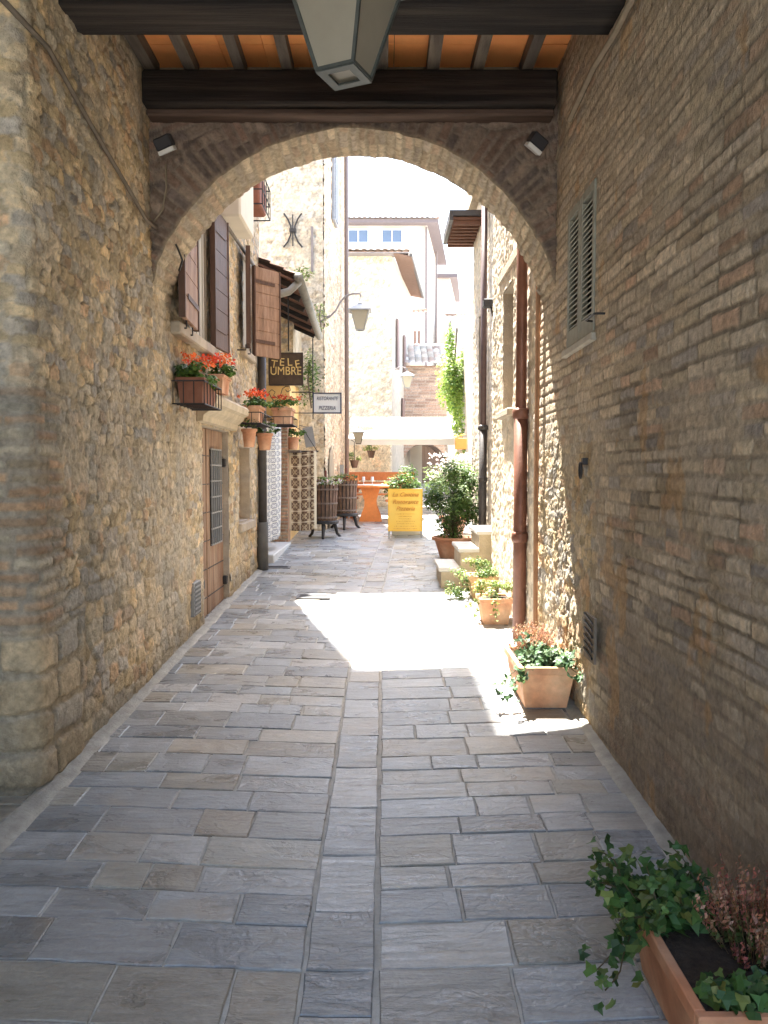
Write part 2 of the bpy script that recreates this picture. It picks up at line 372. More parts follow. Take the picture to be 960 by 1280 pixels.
def foliage(mb, c, rx, ry, rz, n, size, kind='oval', cols=GREENS, clumps=14, seed=1, stems=None):
    rng = random.Random(seed); c = Vector(c); cl = []
    for i in range(clumps):
        while True:
            p = Vector((rng.uniform(-1, 1), rng.uniform(-1, 1), rng.uniform(-1, 1)))
            if .25 < p.length < 1: break
        cl.append((Vector((p.x*rx, p.y*ry, p.z*rz)), rng.uniform(.22, .42), rng.choice(cols)))
    for i in range(n):
        q, s, col = rng.choice(cl)
        v = Vector((rng.gauss(0, 1), rng.gauss(0, 1), rng.gauss(0, 1))).normalized()*(rng.random()**.4)*s
        p = q+Vector((v.x*rx, v.y*ry, v.z*rz))*1.2
        nr = (Vector((v.x, v.y, v.z+.25))*2+Vector((rng.uniform(-1, 1), rng.uniform(-1, 1), rng.uniform(-.3, 1)))*.5)
        addleaf(mb, c+p, nr, size*rng.uniform(.6, 1.25), kind, jcol(rng.choice([col, col, rng.choice(cols)]), rng), rng)
    if stems is not None:
        base = stems
        for q, s, col in cl:
            e = c+q; m_ = (Vector(base)+e)/2+Vector((rng.uniform(-1, 1)*rx*.15, rng.uniform(-1, 1)*ry*.15, 0))
            mb.tube([base, m_, e], [size*.12, size*.09, size*.05], 5, (.10, .08, .05))
def flowers(mb, c, rx, ry, rz, n, size, cols, seed=1, clump=7):
    rng = random.Random(seed); c = Vector(c)
    for i in range(n):
        p = Vector((rng.gauss(0, .5), rng.gauss(0, .5), 0)); p = Vector((max(-1, min(1, p.x))*rx, max(-1, min(1, p.y))*ry, rng.uniform(-.4, 1)*rz)); col = rng.choice(cols)
        for k in range(clump):
            q = p+Vector((rng.gauss(0, 1), rng.gauss(0, 1), rng.gauss(0, .8)))*size*.7
            addleaf(mb, c+q, Vector((rng.uniform(-1, 1), rng.uniform(-1.2, .6), rng.uniform(.1, 1))), size*rng.uniform(.7, 1.2), 'round', jcol(col, rng, .2), rng)
ORANGE = [(.80,.13,.03),(.85,.22,.06),(.75,.08,.03)]
# ---------------------------------------------------------------- ground and street
def bendx(y): return 0.045*(y-8.8) if y > 8.8 else 0
def build_ground():
    ys = np.concatenate([np.linspace(-60, -4, 8), np.linspace(-3, 30, 133), np.linspace(35, 300, 20)]); xs = np.concatenate([np.linspace(-150, -10, 8), np.linspace(-5, 5, 101), np.linspace(10, 150, 8)])
    Y, X = np.meshgrid(ys, xs, indexing='ij'); Z = np.where(Y < 30, SL*Y, SL*30+.01*(Y-30))+.022*np.minimum(np.abs(X-np.where(Y > 8.8, .045*(Y-8.8), 0)*(Y < 30)+.14), 1.0)-.008-.0045
    C = np.ones(X.shape+(3,))*np.array([.46, .45, .42])
    o = gridmesh('ground', np.stack([X, Y, Z], -1), C, mat('mortar bed', None, .9, .25, 12, .5, 60), None, False, flip=True)
    tag(o, kind='structure')
    rng = random.Random(3)
    mb = MB()
    PAL = [(.245,.258,.268),(.27,.283,.292),(.225,.238,.247),(.28,.277,.262),(.285,.262,.222),(.255,.268,.277),(.36,.365,.36),(.27,.258,.225),(.26,.272,.28)]
    def zz(x, y):
        return gz(y)+.022*min(abs(x-bendx(y)+.14), 1.0)-.008
    def slab(x0, x1, y0, y1, shear):
        g = rng.uniform(.002, .0055); b_ = rng.choice(PAL); k_ = rng.uniform(.78, 1.18); w_ = rng.uniform(-.03, .03); col = (b_[0]*k_*(1+w_), b_[1]*k_, b_[2]*k_*(1-w_)); dz = rng.uniform(-.0015, .0045); tx = rng.uniform(-.003, .003)
        nx = max(2, int((x1-x0)/.07)); ny = max(2, int((y1-y0)/.07))
        jit = lambda a: rng.uniform(-a, a)
        cx = [(x0+g+jit(.004), y0+g+jit(.005)), (x1-g+jit(.004), y0+g+jit(.005)), (x1-g+jit(.004), y1-g+jit(.005)), (x0+g+jit(.004), y1-g+jit(.005))]
        ring = []
        for k in range(4):
            a = cx[k]; b = cx[(k+1) % 4]; n = nx if k % 2 == 0 else ny
            for i in range(n):
                t = i/n; px = a[0]+(b[0]-a[0])*t; py = a[1]+(b[1]-a[1])*t
                if i: px += jit(.003); py += jit(.003)
                ring.append((px, py))
        mx = (x0+x1)/2; my = (y0+y1)/2; vs = []
        for (ins, dp) in ((0, -.03), (0, -.0035), (.005, 0)):
            for (px, py) in ring:
                L = math.hypot(px-mx, py-my); px2 = px-(px-mx)/L*ins; py2 = py-(py-my)/L*ins
                yy = py2+shear*(px2+.14); xx = px2+bendx(yy)
                vs.append((xx, yy, zz(xx, yy)+dz+tx*(px-mx)/.3+dp))
        n = len(ring); fs = []
        for r_ in range(2):
            for k in range(n): fs.append((r_*n+k, r_*n+(k+1) % n, (r_+1)*n+(k+1) % n, (r_+1)*n+k))
        fs.append(tuple(range(2*n, 3*n)))
        mb.add(vs, fs, col)
    y = -1.5
    while y < 26:                                              # left field
        h = rng.uniform(.17, .27); x = -0.262; xl = -1.95 if y < 14 else -4.5
        while x > xl:
            w = rng.uniform(.19, .50)
            if x-w < xl+.15: w = x-xl
            slab(x-w, x, y, y+h, -.035); x -= w
        y += h
    y = -1.5
    while y < 26:                                              # channel strip
        h = rng.uniform(.2, .46); slab(-.256, -.03, y, y+h, 0); y += h
    y = -1.5
    while y < 26:                                              # right field
        h = rng.uniform(.16, .26); x = -.02; xr = 1.45 if y < 12 else 2.6
        while x < xr:
            w = rng.uniform(.19, .50)
            if x+w > xr-.15: w = xr-x
            slab(x, x+w, y, y+h, .02); x += w
        y += h
    o = mb.build('street', paver); tag(o, kind='structure')
build_ground()
for (xa, xb, side) in ((-1.66, -1.545, -1), (1.13, 1.23, 1)):
    n = 160; ys = np.linspace(-1, 10.3 if side < 0 else 8.9, n); ts = np.linspace(0, 1, 5); Yg, Tg = np.meshgrid(ys, ts, indexing='ij')
    wv = .035*(fbm(Yg, Tg*0, 2.5, 333+side)-.5); edge = (xb if side < 0 else xa); other = (xa if side < 0 else xb)
    Xg = other+(edge-other)*Tg+wv*Tg; Zg = SL*Yg+.022*np.minimum(np.abs(Xg+.14), 1)-.008+.024*(1-Tg**2)-.004
    Cg = np.ones(Xg.shape+(3,))*np.array([.40, .385, .34])*(.75+.5*fbm(Yg, Tg, 5, 335)[..., None])*(1-.3*(1-Tg[..., None]))
    o = gridmesh('kerb_strip', np.stack([Xg, Yg, Zg], -1), Cg, MATS['mortar bed'], None, True, flip=(side < 0)); tag(o, kind='structure')
# ---------------------------------------------------------------- left house (with the passage wall)
XL = -1.64; XR = 1.21; YA = 5.7; YB = 6.18
HL = empty('stone_house', (XL, 7, .28), 'long rubble stone house on the left with brown shutters and a plank door', 'house')
DO = (7.2, 8.42, .22, 2.13)      # door
W1 = (6.78, 7.45, 2.86, 4.1); W2 = (9.38, 9.85, 3.12, 4.2); NI = (9.0, 9.75, 1.12, 2.0)
def fl(Y, Z):
    H, C = rubblewall(Y, Z, 21, relief=.017)
    # brick courses on the corner
    q = sst(4.12, 4.0, Y)*sst(.9, 1.0, Z)*sst(2.15, 2.05, Z)
    hb, T, t = masonry(Y, Z, 5, lambda v: (.062, .075), (.22, .3), .005, .010, .018, 3, .012, .3)
    Cb = lerp(np.array([.36,.31,.24]), stonecol(T, [(.44,.31,.20),(.44,.36,.25),(.47,.31,.19),(.44,.38,.28)]), hb[..., None])
    H = lerp(H, hb*.012, q); C = lerp(C, Cb, q[..., None])
    big = sst(4.35, 4.2, Y)*sst(.98, .9, Z)
    h2, T2, t2 = masonry(Y, Z, 9, lambda v: (.17, .24), (.25, .42), .006, .012, .03, 3, .02, .2)
    C2 = lerp(np.array([.42,.36,.27]), stonecol(T2, [(.56,.46,.32),(.48,.42,.33),(.54,.43,.28)]), h2[..., None])*(.8+.4*fbm(Y, Z, 14, 77)[..., None])
    H = lerp(H, h2*.02+(fbm(Y, Z, 12, 78)-.5)*.015, big); C = lerp(C, C2, big[..., None])
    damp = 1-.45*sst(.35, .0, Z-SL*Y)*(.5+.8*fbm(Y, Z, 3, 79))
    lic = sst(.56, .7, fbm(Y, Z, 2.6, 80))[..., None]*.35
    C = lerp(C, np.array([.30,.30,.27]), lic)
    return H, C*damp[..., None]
def leftwall():
    r_ = .10; y0 = 3.72; L1 = .62; La = r_*math.pi/2; yu = y0+r_; res = .0125
    us = np.arange(-L1-La, 10.6-yu, res); zs = np.arange(-.1, 6.6, res); Us, Z = np.meshgrid(us, zs, indexing='ij')
    Y = Us+yu; H, C = fl(Y, Z); t = np.clip((Us+La)/La, 0, 1)*math.pi/2
    nx = np.sin(t); ny = -np.cos(t)
    cx_ = XL-r_+r_*nx; cy_ = yu+r_*ny
    X0 = np.where(Us < -La, XL-r_+(Us+La), cx_); Y0 = np.where(Us < -La, y0, np.where(Us > 0, Y, cy_))
    nx = np.where(Us > 0, 1, nx); X0 = np.where(Us > 0, XL, X0); ny = np.where(Us > 0, 0, ny)
    P = np.stack([X0+nx*H, Y0+ny*H, Z], -1)
    yc = (Y[1:, 1:]+Y[:-1, 1:])/2; zc = (Z[1:, 1:]+Z[1:, :-1])/2; mask = np.ones(yc.shape, bool)
    for (a, b, c, d) in (DO, W1, W2, NI): mask &= ~((yc > a) & (yc < b) & (zc > c) & (zc < d))
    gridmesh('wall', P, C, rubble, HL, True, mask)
leftwall()
mb = MB(); mb.box(-7, -2.0, 3.8, 10.6, -.5, 11.75); mb.box(-1.999, XL-.005, 3.8, 10.6, 6.55, 11.75); mb.box(-1.999, XL-.02, 10.45, 10.6, -.5, 6.55)
mb.box(-1.999, XL-.03, 3.80, 4.6, -.5, 6.5)
mb.build('wall_core', mat('rubble core', (.42, .35, .25), .9, .35, 5, .8, 12), HL)
for d_ in (DO, W1, W2, NI): mb = MB(); revealX(mb, XL, 1, *d_); mb.build('stone_reveal', stonetrim, HL)
# eaves and roof slab, unseen; overhang shaped to cast the shade on the street
mb = MB(); mb.box(-7, -.9, 3.5, 10.9, 11.76, 11.95); mb.build('roof', mat('roof slab', (.3, .16, .1), .9, .2, 6, .3), HL)
# niche infill, sills and lintel cornice
def fbrick(Y, Z, seed=31, pal=[(.40,.30,.20),(.44,.32,.21),(.36,.28,.20),(.46,.30,.19)], mort=(.42,.37,.29)):
    h, T, t = masonry(Y, Z, seed, lambda v: (.05, .06), (.2, .28), .004, .008, .006, 3, .008, .1)
    return h*.009+(fbm(Y, Z, 25, seed)-.5)*.006, lerp(np.array(mort), stonecol(T, pal), h[..., None])*(.85+.3*fbm(Y, Z, 6, seed+2)[..., None])
patchX('niche_infill', XL-.12, 1, NI[0]-.03, NI[1]+.03, NI[2]-.02, NI[3]+.03, .014, fbrick, rubble, HL)
mb = MB(); mb.box(XL-.2, XL+.06, NI[0]-.08, NI[1]+.1, NI[2]-.1, NI[2]-.0, bev=.01); mb.build('sill', stonetrim, HL)
mb = MB(); mb.box(XL-.2, XL+.085, W1[0]-.6, W1[1]+.02, W1[2]-.1, W1[2]-.003, bev=.012); mb.build('sill', stonetrim, HL)
mb = MB(); mb.box(XL-.2, XL+.07, W2[0]-.2, W2[1]+.1, W2[2]-.09, W2[2]-.003, bev=.012)
mb.build('sill', stonetrim, HL)
mb = MB()
prof = [(0, 2.14), (.05, 2.15), (.06, 2.2), (.11, 2.235), (.13, 2.28), (.17, 2.30), (.18, 2.36), (.16, 2.385), (0, 2.40)]
mb.prism([(XL+.01+a, 7.0, z) for a, z in prof], (0, 1.65, 0)); mb.build('door_cornice', mat('moulded stone', (.50, .42, .30), .8, .2, 7, .35, 50), HL)
# door: two leaves, grille
dr = MB(); xd = XL-.06
dr.box(xd-.05, xd, DO[0]+.015, 7.63, DO[2], DO[3]-.015, bev=.006)
zs_ = [DO[2]+.01+i*.27 for i in range(8)]
for z in zs_[1:]: pass
door = dr.build('door', doorwood, HL)
mb = MB(); mb.box(xd-.05, xd+.005, 7.645, DO[1]-.015, DO[2], DO[3]-.015, bev=.006); mb.build('door_leaf', doorwood, HL)
mb = MB()
for z in zs_[1:]:
    mb.box(xd+.003, xd+.009, DO[0]+.03, 7.62, z, z+.008); mb.box(xd+.006, xd+.012, 7.66, DO[1]-.03, z, z+.008)
mb.build('board_joint', blackp, door)
mb = MB(); mb.box(xd+.006, xd+.014, 7.78, 8.25, .98, 1.92); mb.build('door_window', darkhole, HL)
mb = MB()
for i in range(6): y = 7.79+i*.09; mb.box(xd+.018, xd+.03, y, y+.014, .98, 1.93)
for i in range(7): z = .98+i*.156; mb.box(xd+.016, xd+.028, 7.77, 8.26, z, z+.014)
mb.build('door_grille', greymetal, HL)
for (y, z) in ((7.25, 1.78), (7.27, .62), (8.33, 1.75), (8.36, .52)): mb = MB(); mb.box(xd+.0, xd+.05, y, y+.07, z, z+.09, bev=.01); mb.build('hinge', iron, HL)
# mailbox-like metal grate by the door
mb = MB(); mb.box(XL+.0, XL+.035, 6.72, 6.95, .47, .76, bev=.004)
for i in range(7): mb.box(XL+.035, XL+.042, 6.73, 6.94, .49+i*.037, .505+i*.037)
for i in range(5): mb.box(XL+.036, XL+.044, 6.745+i*.045, 6.755+i*.045, .48, .75)
mb.build('vent_grate', greymetal, HL)
# windows and shutters
def window_left(d, nm):
    f = MB(); x = XL-.07
    f.box(x-.03, x+.03, d[0]+.01, d[0]+.07, d[2], d[3]); f.box(x-.03, x+.03, d[1]-.07, d[1]-.01, d[2], d[3])
    f.box(x-.028, x+.028, d[0]+.07, d[1]-.07, d[2], d[2]+.06); f.box(x-.028, x+.028, d[0]+.07, d[1]-.07, d[3]-.06, d[3])
    w_ = f.build('window', brownwood, HL)
    g = MB(); g.box(x-.012, x-.004, d[0]+.07, d[1]-.07, d[2]+.06, d[3]-.06); g.build('pane', glassmat(), w_)
    c = MB(); 
    for i in range(14):
        y = d[0]+.05+i*(d[1]-d[0]-.1)/14; c.box(x+.04+.012*math.sin(i*2.1), x+.055+.012*math.sin(i*2.1), y, y+(d[1]-d[0]-.1)/14+.002, d[2]+.02, d[3]-.02)
    c.build('curtain', mat('pale blind', (.55, .53, .48), .8, .05, 6, 0), w_)
window_left(W1, 1); window_left(W2, 2)
def shutter(parent, hy, z0, z1, width, ang, direction, m=pinkwood):
    # hinged at y=hy on wall X=XL; direction -1 folds toward the camera, +1 away; ang = opening from the wall
    t = .035; L = MB(); n = 7; hh = (z1-z0)/n
    ca, sa = math.cos(ang), math.sin(ang)
    def P(u, w_, z): return (XL+.05+u*sa+w_*ca*1.0, hy+direction*u*ca-direction*w_*sa, z)
    def bx(mb, u0, u1, w0, w1, z0_, z1_):
        vs = [P(u0,w0,z0_),P(u1,w0,z0_),P(u1,w1,z0_),P(u0,w1,z0_),P(u0,w0,z1_),P(u1,w0,z1_),P(u1,w1,z1_),P(u0,w1,z1_)]
        mb.add(vs, [(0,3,2,1),(4,5,6,7),(0,1,5,4),(1,2,6,5),(2,3,7,6),(3,0,4,7)])
    for i in range(n): bx(L, 0, width, 0, t, z0+i*hh+.004, z0+(i+1)*hh-.004)
    bx(L, .01, width-.01, .006, t-.006, z0, z1)
    s_ = L.build('shutter', m, parent)
    e = MB(); bx(e, width+.001, width+.02, -.008, t+.008, z0-.005, z1+.005); bx(e, -.02, -.001, -.008, t+.008, z0-.005, z1+.005)
    for z in (z0+.18, z1-.18): bx(e, -.01, width*.8, t+.002, t+.008, z-.02, z+.02)
    e.build('shutter_edge', brownwood, s_)
    return s_
shutter(HL, W1[0]-.02, 2.88, 4.1, .62, rad(4), -1)
shutter(HL, W1[1]+.02, 2.86, 4.12, .45, rad(4), 1, brownwood)
shutter(HL, W2[0]-.02, 3.14, 4.2, .36, rad(10), -1, brownwood)
shutter(HL, W2[1]+.02, 3.12, 4.2, .40, rad(38), 1)
for (y, z) in ((6.3, 2.82), (6.5, 2.8), (9.0, 3.06), (9.3, 3.06)):
    mb = MB(); mb.tube([(XL, y, z), (XL+.1, y, z), (XL+.1, y, z+.06)], .008, 6); mb.build('shutter_catch', iron, HL)
# projecting plaster box and upper hoods
mb = MB(); mb.box(XL-.02, XL+.24, 7.95, 8.75, 4.2, 5.2, bev=.02); mb.build('plaster_oriel', plaster, HL)
# downpipe of the left house
mb = MB(); mb.tube([(XL+.07, 10.35, .42), (XL+.07, 10.35, 4.0)], .055, 12)
for z in (.9, 2.2, 3.3): mb.tube([(XL+.07, 10.35, z), (XL+.07, 10.35, z+.05)], .065, 12)
mb.build('downpipe', greypipe, HL, True)
mb = MB(); mb.tube([(XL+.07, 10.3, .38), (XL+.07, 10.3, 1.05)], .075, 12); mb.build('pipe_shoe', mat('cast iron shoe', (.10, .095, .085), .6, .2, 8, .1), HL, True)
# ---------------------------------------------------------------- nearer left wall of the passage, behind the pier (out of frame, closes the passage)
LW = empty('passage_wall', (-2.2, 1, 0), 'shaded rubble wall of the covered passage just left of the brick corner', 'wall')
mb = MB(); mb.box(-2.6, -1.84, -3.5, 3.75, -.5, 7); mb.build('wall', MATS['rubble core'], LW)
# ---------------------------------------------------------------- right brick wall of the passage
RW = empty('brick_wall', (XR, 4, .1), 'tall worn brick and stone wall on the right of the passage with a louvred shutter window', 'wall')
WR = (4.62, 5.32, 2.5, 3.38)
def fr(Y, Z):
    h, T, t = masonry(Y, Z, 61, lambda v: (.056, .076), (.13, .30), .0035, .0045, .014, 2.2, .006, .22)
    pal = [(.50,.41,.28),(.56,.46,.33),(.42,.35,.27),(.52,.41,.28),(.60,.50,.37),(.50,.34,.23),(.38,.33,.28),(.54,.45,.33)]
    n1 = fbm(Y, Z, 8, 62); n3 = fbm(Y, Z, .9, 63); n4 = fbm(Y, Z, 28, 64, 3)
    cov = sst(.5, .72, fbm(Y, Z, 1.3, 65))*.65; cov = np.maximum(cov, sst(2.6, 3.4, Z)*.6)
    cov = np.maximum(cov, sst(4.0, 4.5, Y)*sst(1.0, 1.8, Z)*.35)
    C = lerp(np.array([.50,.41,.30]), stonecol(T, pal), (h*(1-cov*.7))[..., None])
    H = h*(.0035+.0035*T[..., 2])*(1-cov*.6)+(n1-.5)*.008+(n4-.5)*.006
    # eroded joints: deep dark slits here and there
    er = (1-h)*sst(.40, .62, fbm(Y, Z*3, 2.4, 66))*(1-cov*.6)
    H -= er*.002; C = C*(1-.45*er[..., None]); C = C*(1-.10*(1-h[..., None]))
    # lower smeared render
    ren = sst(1.3, .85, Z+.35*(fbm(Y, Z, 1.4, 67)-.5)-.1*(Y-3.5))*sst(4.6, 4.0, Y)
    Cr = np.array([.28,.22,.16])*(.7+.6*fbm(Y*2, Z, 3, 68)[..., None])
    H = lerp(H, (fbm(Y, Z, 6, 69)-.5)*.02+(n4-.5)*.004, ren); C = lerp(C, Cr, ren[..., None]*.72)
    # rough stones near the arch foot
    Hs, Cs = rubblewall(Y, Z, 70, relief=.009, dark=.2)
    q = sst(4.35, 4.7, Y+.2*(n3-.5))*sst(2.3, 1.6, Z+.4*(n3-.5)); H = lerp(H, Hs, q); C = lerp(C, Cs*.92, q[..., None])
    # old relieving arch ghost
    rr = np.hypot(Y-3.45, Z-1.0); ga = np.exp(-((rr-.62)/.07)**2)*(Z > 1.0)
    st = .5+.5*np.sign(np.sin(np.arctan2(Z-1.0, Y-3.45)*34)); C = lerp(C, np.array([.40,.30,.17])*(.6+.5*st[..., None]), ga[..., None]*.45)
    C = C*(.72+.5*n3[..., None])*(.85+.3*n4[..., None])
    och = sst(.66, .72, fbm(Y*1.6, Z*1.2, 2.2, 72))[..., None]; C = lerp(C, np.array([.48,.27,.10]), och*.45)
    return H, C
patchX('wall', XR, -1, 1.3, 6.3, -.2, 4.75, .009, fr, rubble, RW, (WR,))
mb = MB(); mb.box(XR+.35, 5, -3.5, 6.3, -.5, 8); mb.box(XR+.02, XR+.349, -3.5, 1.35, -.5, 4.75); mb.box(XR-.01, XR+.349, -3.5, 6.3, 4.74, 8)
mb.build('wall_core', MATS['rubble core'], RW)
mb = MB(); revealX(mb, XR, -1, *WR, depth=.3, t=.04, proud=.002); mb.build('stone_reveal', mat('plastered reveal', (.34, .29, .22), .9, .2, 8, .3), RW)
mb = MB(); mb.box(XR-.035, XR+.2, WR[0]-.03, WR[1]+.03, WR[2]-.05, WR[2]-.002, bev=.008); mb.build('sill', mat('grey sill', (.42, .39, .33), .8, .15, 8, .2), RW)
mid = (WR[0]+WR[1])/2
for (a, b) in ((WR[0]+.015, mid-.005), (mid+.005, WR[1]-.015)):
    f = MB(); x0, x1 = XR-.012, XR+.03
    f.box(x0, x1, a, a+.045, WR[2]+.01, WR[3]-.01, bev=.004); f.box(x0, x1, b-.045, b, WR[2]+.01, WR[3]-.01, bev=.004)
    f.box(x0+.001, x1-.001, a+.045, b-.045, WR[2]+.01, WR[2]+.11); f.box(x0+.001, x1-.001, a+.045, b-.045, WR[3]-.06, WR[3]-.01)
    s_ = f.build('shutter', louvre, RW)
    n = 21
    g = MB()
    for i in range(n):
        z = WR[2]+.125+i*(WR[3]-WR[2]-.2)/n
        g.prism([(x0+.002, a+.046, z), (x0+.006, a+.046, z-.006), (x1-.004, a+.046, z+.022), (x1-.008, a+.046, z+.028)], (0, b-a-.092, 0))
    g.build('slat', louvre, s_)
mb = MB(); mb.box(XR+.08, XR+.1, WR[0], WR[1], WR[2], WR[3]); mb.build('dark_backing', darkhole, RW)
mb = MB(); mb.tube([(XR-.02, 4.62, 2.56), (XR-.06, 4.60, 2.56), (XR-.06, 4.42, 2.565)], .006, 6); mb.tube([(XR+.01, 4.42, 2.565), (XR-.06, 4.42, 2.565)], .006, 6); mb.build('shutter_hook', iron, RW)
# iron knocker ring and floor vent
p = onX(735, 585, XR)
mb = MB(); mb.box(XR-.035, XR, p.y-.02, p.y+.02, p.z+.02, p.z+.06)
mb.tube([(XR-.045, p.y+.025*math.cos(t*.5), p.z-.015+.045*math.sin(t*.5)) for t in range(14)], .007, 6); mb.build('iron_ring', iron, RW)
p = onX(746, 797, XR); mb = MB()
mb.box(XR-.045, XR-.03, p.y-.11, p.y+.11, p.z-.13, p.z+.13); v = mb.build('vent_grating', mat('stone vent', (.22, .18, .14), .8, .2, 10, .2), RW)
mb = MB()
for i in range(6): z = p.z-.11+i*.04; mb.prism([(XR-.047, p.y-.09, z), (XR-.055, p.y-.09, z+.004), (XR-.055, p.y+.09, z+.03), (XR-.047, p.y+.09, z+.026)], (0, 0, .012))
mb.build('slot', blackp, v)
# ---------------------------------------------------------------- the arch
AR = empty('stone_arch', (-.215, YA, 3.0), 'round stone and brick arch spanning the alley at the end of the covered passage', 'arch')
AC = Vector((-.215, 0, 2.61)); RA = 1.475; A0 = math.asin((3.0-2.61)/RA)-.05
def archface(y, sgn, zt, seed, full=True):
    nt = 300; ns = 95; th = np.linspace(A0, math.pi-A0, nt); s = np.linspace(0, 1, ns)**1.0
    T, S = np.meshgrid(th, s, indexing='ij'); ct = np.cos(T); st = np.sin(T)
    tx = np.where(ct > 0, (XR+.03-AC.x)/np.maximum(ct, 1e-4), (AC.x-XL+.03)/np.maximum(-ct, 1e-4)); tz = (zt-AC.z)/np.maximum(st, 1e-4)
    Ro = np.minimum(tx, tz); wob = (vn(T*1.5, T*0, 6, seed)-.5)*.02+(vn(T, T*0, 30, seed+1)-.5)*.012
    Rad = RA+wob+(Ro-RA-wob)*S; Rad = np.where(Ro < RA+wob, RA+wob, Rad)
    X = AC.x+Rad*ct; Z = AC.z+Rad*st
    ringh, rT, _ = masonry(Rad, T*RA, seed, lambda v: (.05, .075), (.24, .3), .004, .009, .01, 3, .008, .15)
    sph, sT, _ = masonry(X*.9+Z*.5, Z*.9-X*.3, seed+4, lambda v: (.055, .08), (.18, .3), .004, .01, .02, 2, .01, .25)
    ring = sst(RA+.30, RA+.27, Rad)
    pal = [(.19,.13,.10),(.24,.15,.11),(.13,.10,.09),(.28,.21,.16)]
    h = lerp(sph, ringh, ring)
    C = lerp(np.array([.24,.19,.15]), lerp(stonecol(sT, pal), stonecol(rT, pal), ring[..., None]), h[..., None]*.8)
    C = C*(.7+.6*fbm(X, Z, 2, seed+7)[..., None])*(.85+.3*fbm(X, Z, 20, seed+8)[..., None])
    H = h*.014+(fbm(X, Z, 12, seed+9)-.5)*.018
    edge = sst(.03, 0, Rad-RA-wob); H = H*(1-edge)-edge*.004; C = lerp(C, np.array([.40,.32,.22]), edge[..., None]*.8)
    P = np.stack([X, y+sgn*H, Z], -1)
    return gridmesh('arch_face', P, C, rubble, AR, True, flip=(sgn < 0))
archface(YA, -1, 4.40, 81)
archface(YB, 1, 4.95, 91)
def soffit():
    nt = 420; ny = 48; th = np.linspace(A0, math.pi-A0, nt); ys = np.linspace(YA-.004, YB+.004, ny); T, Y = np.meshgrid(th, ys, indexing='ij')
    wa = (vn(T*1.5, T*0, 6, 81)-.5)*.02+(vn(T, T*0, 30, 82)-.5)*.012; wb = (vn(T*1.5, T*0, 6, 91)-.5)*.02+(vn(T, T*0, 30, 92)-.5)*.012
    k = (Y-YA)/(YB-YA); wob = wa*(1-k)+wb*k; em = np.clip(np.minimum(Y-YA, YB-Y)/.02, 0, 1)
    h, Tt, _ = masonry(Y, T*RA, 83, lambda v: (.055, .08), (.16, .3), .004, .007, .02, 2.4, .008, .25)
    Rr = RA+wob-em*(h*.012+(fbm(Y, T*RA, 9, 84)-.5)*.03+(fbm(Y, T*RA, 30, 85)-.5)*.01)
    C = lerp(np.array([.44,.37,.27]), stonecol(Tt, [(.56,.45,.31),(.60,.50,.36),(.50,.37,.26),(.46,.39,.31),(.54,.42,.29)]), h[..., None]*.8)*(.75+.5*fbm(Y, T*RA, 3, 86)[..., None])
    gridmesh('arch_soffit', np.stack([AC.x+Rr*np.cos(T), Y, AC.z+Rr*np.sin(T)], -1), C, rubble, AR, True)
soffit()
mb = MB(); mb.box(XL-.02, XR+.02, YA+.02, YB-.02, 4.36, 6.9); mb.build('upper_wall', MATS['rubble core'], AR)
# ---------------------------------------------------------------- timber ceiling of the passage
PR = empty('timber_ceiling', (-.2, 4.9, 4.05), 'dark timber ceiling over the passage with two beams, short rafters and orange tiles', 'ceiling')
mb = MB(); mb.box(XL-.02, XR+.02, 4.12, 4.45, 4.05, 4.42, bev=.02); mb.build('beam', darkwood, PR)
mb = MB(); mb.box(XL+.01, XR-.04, YA-.19, YA-.0, 4.175, 4.405, bev=.015); mb.build('beam', darkwood, PR)
mb = MB(); mb.box(XL+.02, XR-.05, YA-.13, YA+.01, 4.125, 4.172, bev=.01); mb.build('beam_board', mat('brown board', (.10, .065, .05), .8, .3, 8, .4, 30, stretch=(.4,3,3)), PR)
for px in (178, 232, 296, 355, 418, 479, 543, 605, 668):
    q = onY(px, 85, 5.35); mb = MB(); j = R.uniform(-.02, .02)
    mb.obox((q.x, 4.2, 4.455), (q.x+j, YA-.03+R.uniform(-.03, .01), 4.455), .075+R.uniform(-.006, .008), .09); mb.build('rafter', greywood, PR)
mb = MB(); x = XL-.02; rr = random.Random(5)
while x < XR:
    for y in np.arange(4.2, YA, .30):
        mb.box(x+.002, x+.286, y+.002, y+.298, 4.502+rr.uniform(0, .004), 4.53, jcol((.95,.39,.13), rr, .06))
    x += .288
mb.build('tile_panel', mat('orange ceiling tile', None, .75, .1, 6, .15, 40), PR)
mb = MB(); mb.box(XL-.4, XR+.3, .7, YA+.03, 4.54, 4.75); mb.box(XL-.4, XR+.3, .7, 4.119, 4.43, 4.53); mb.build('ceiling_light_block', darkwood, PR)  # unseen slab above the tiles, added to block light, plus unseen ceiling nearer the viewer
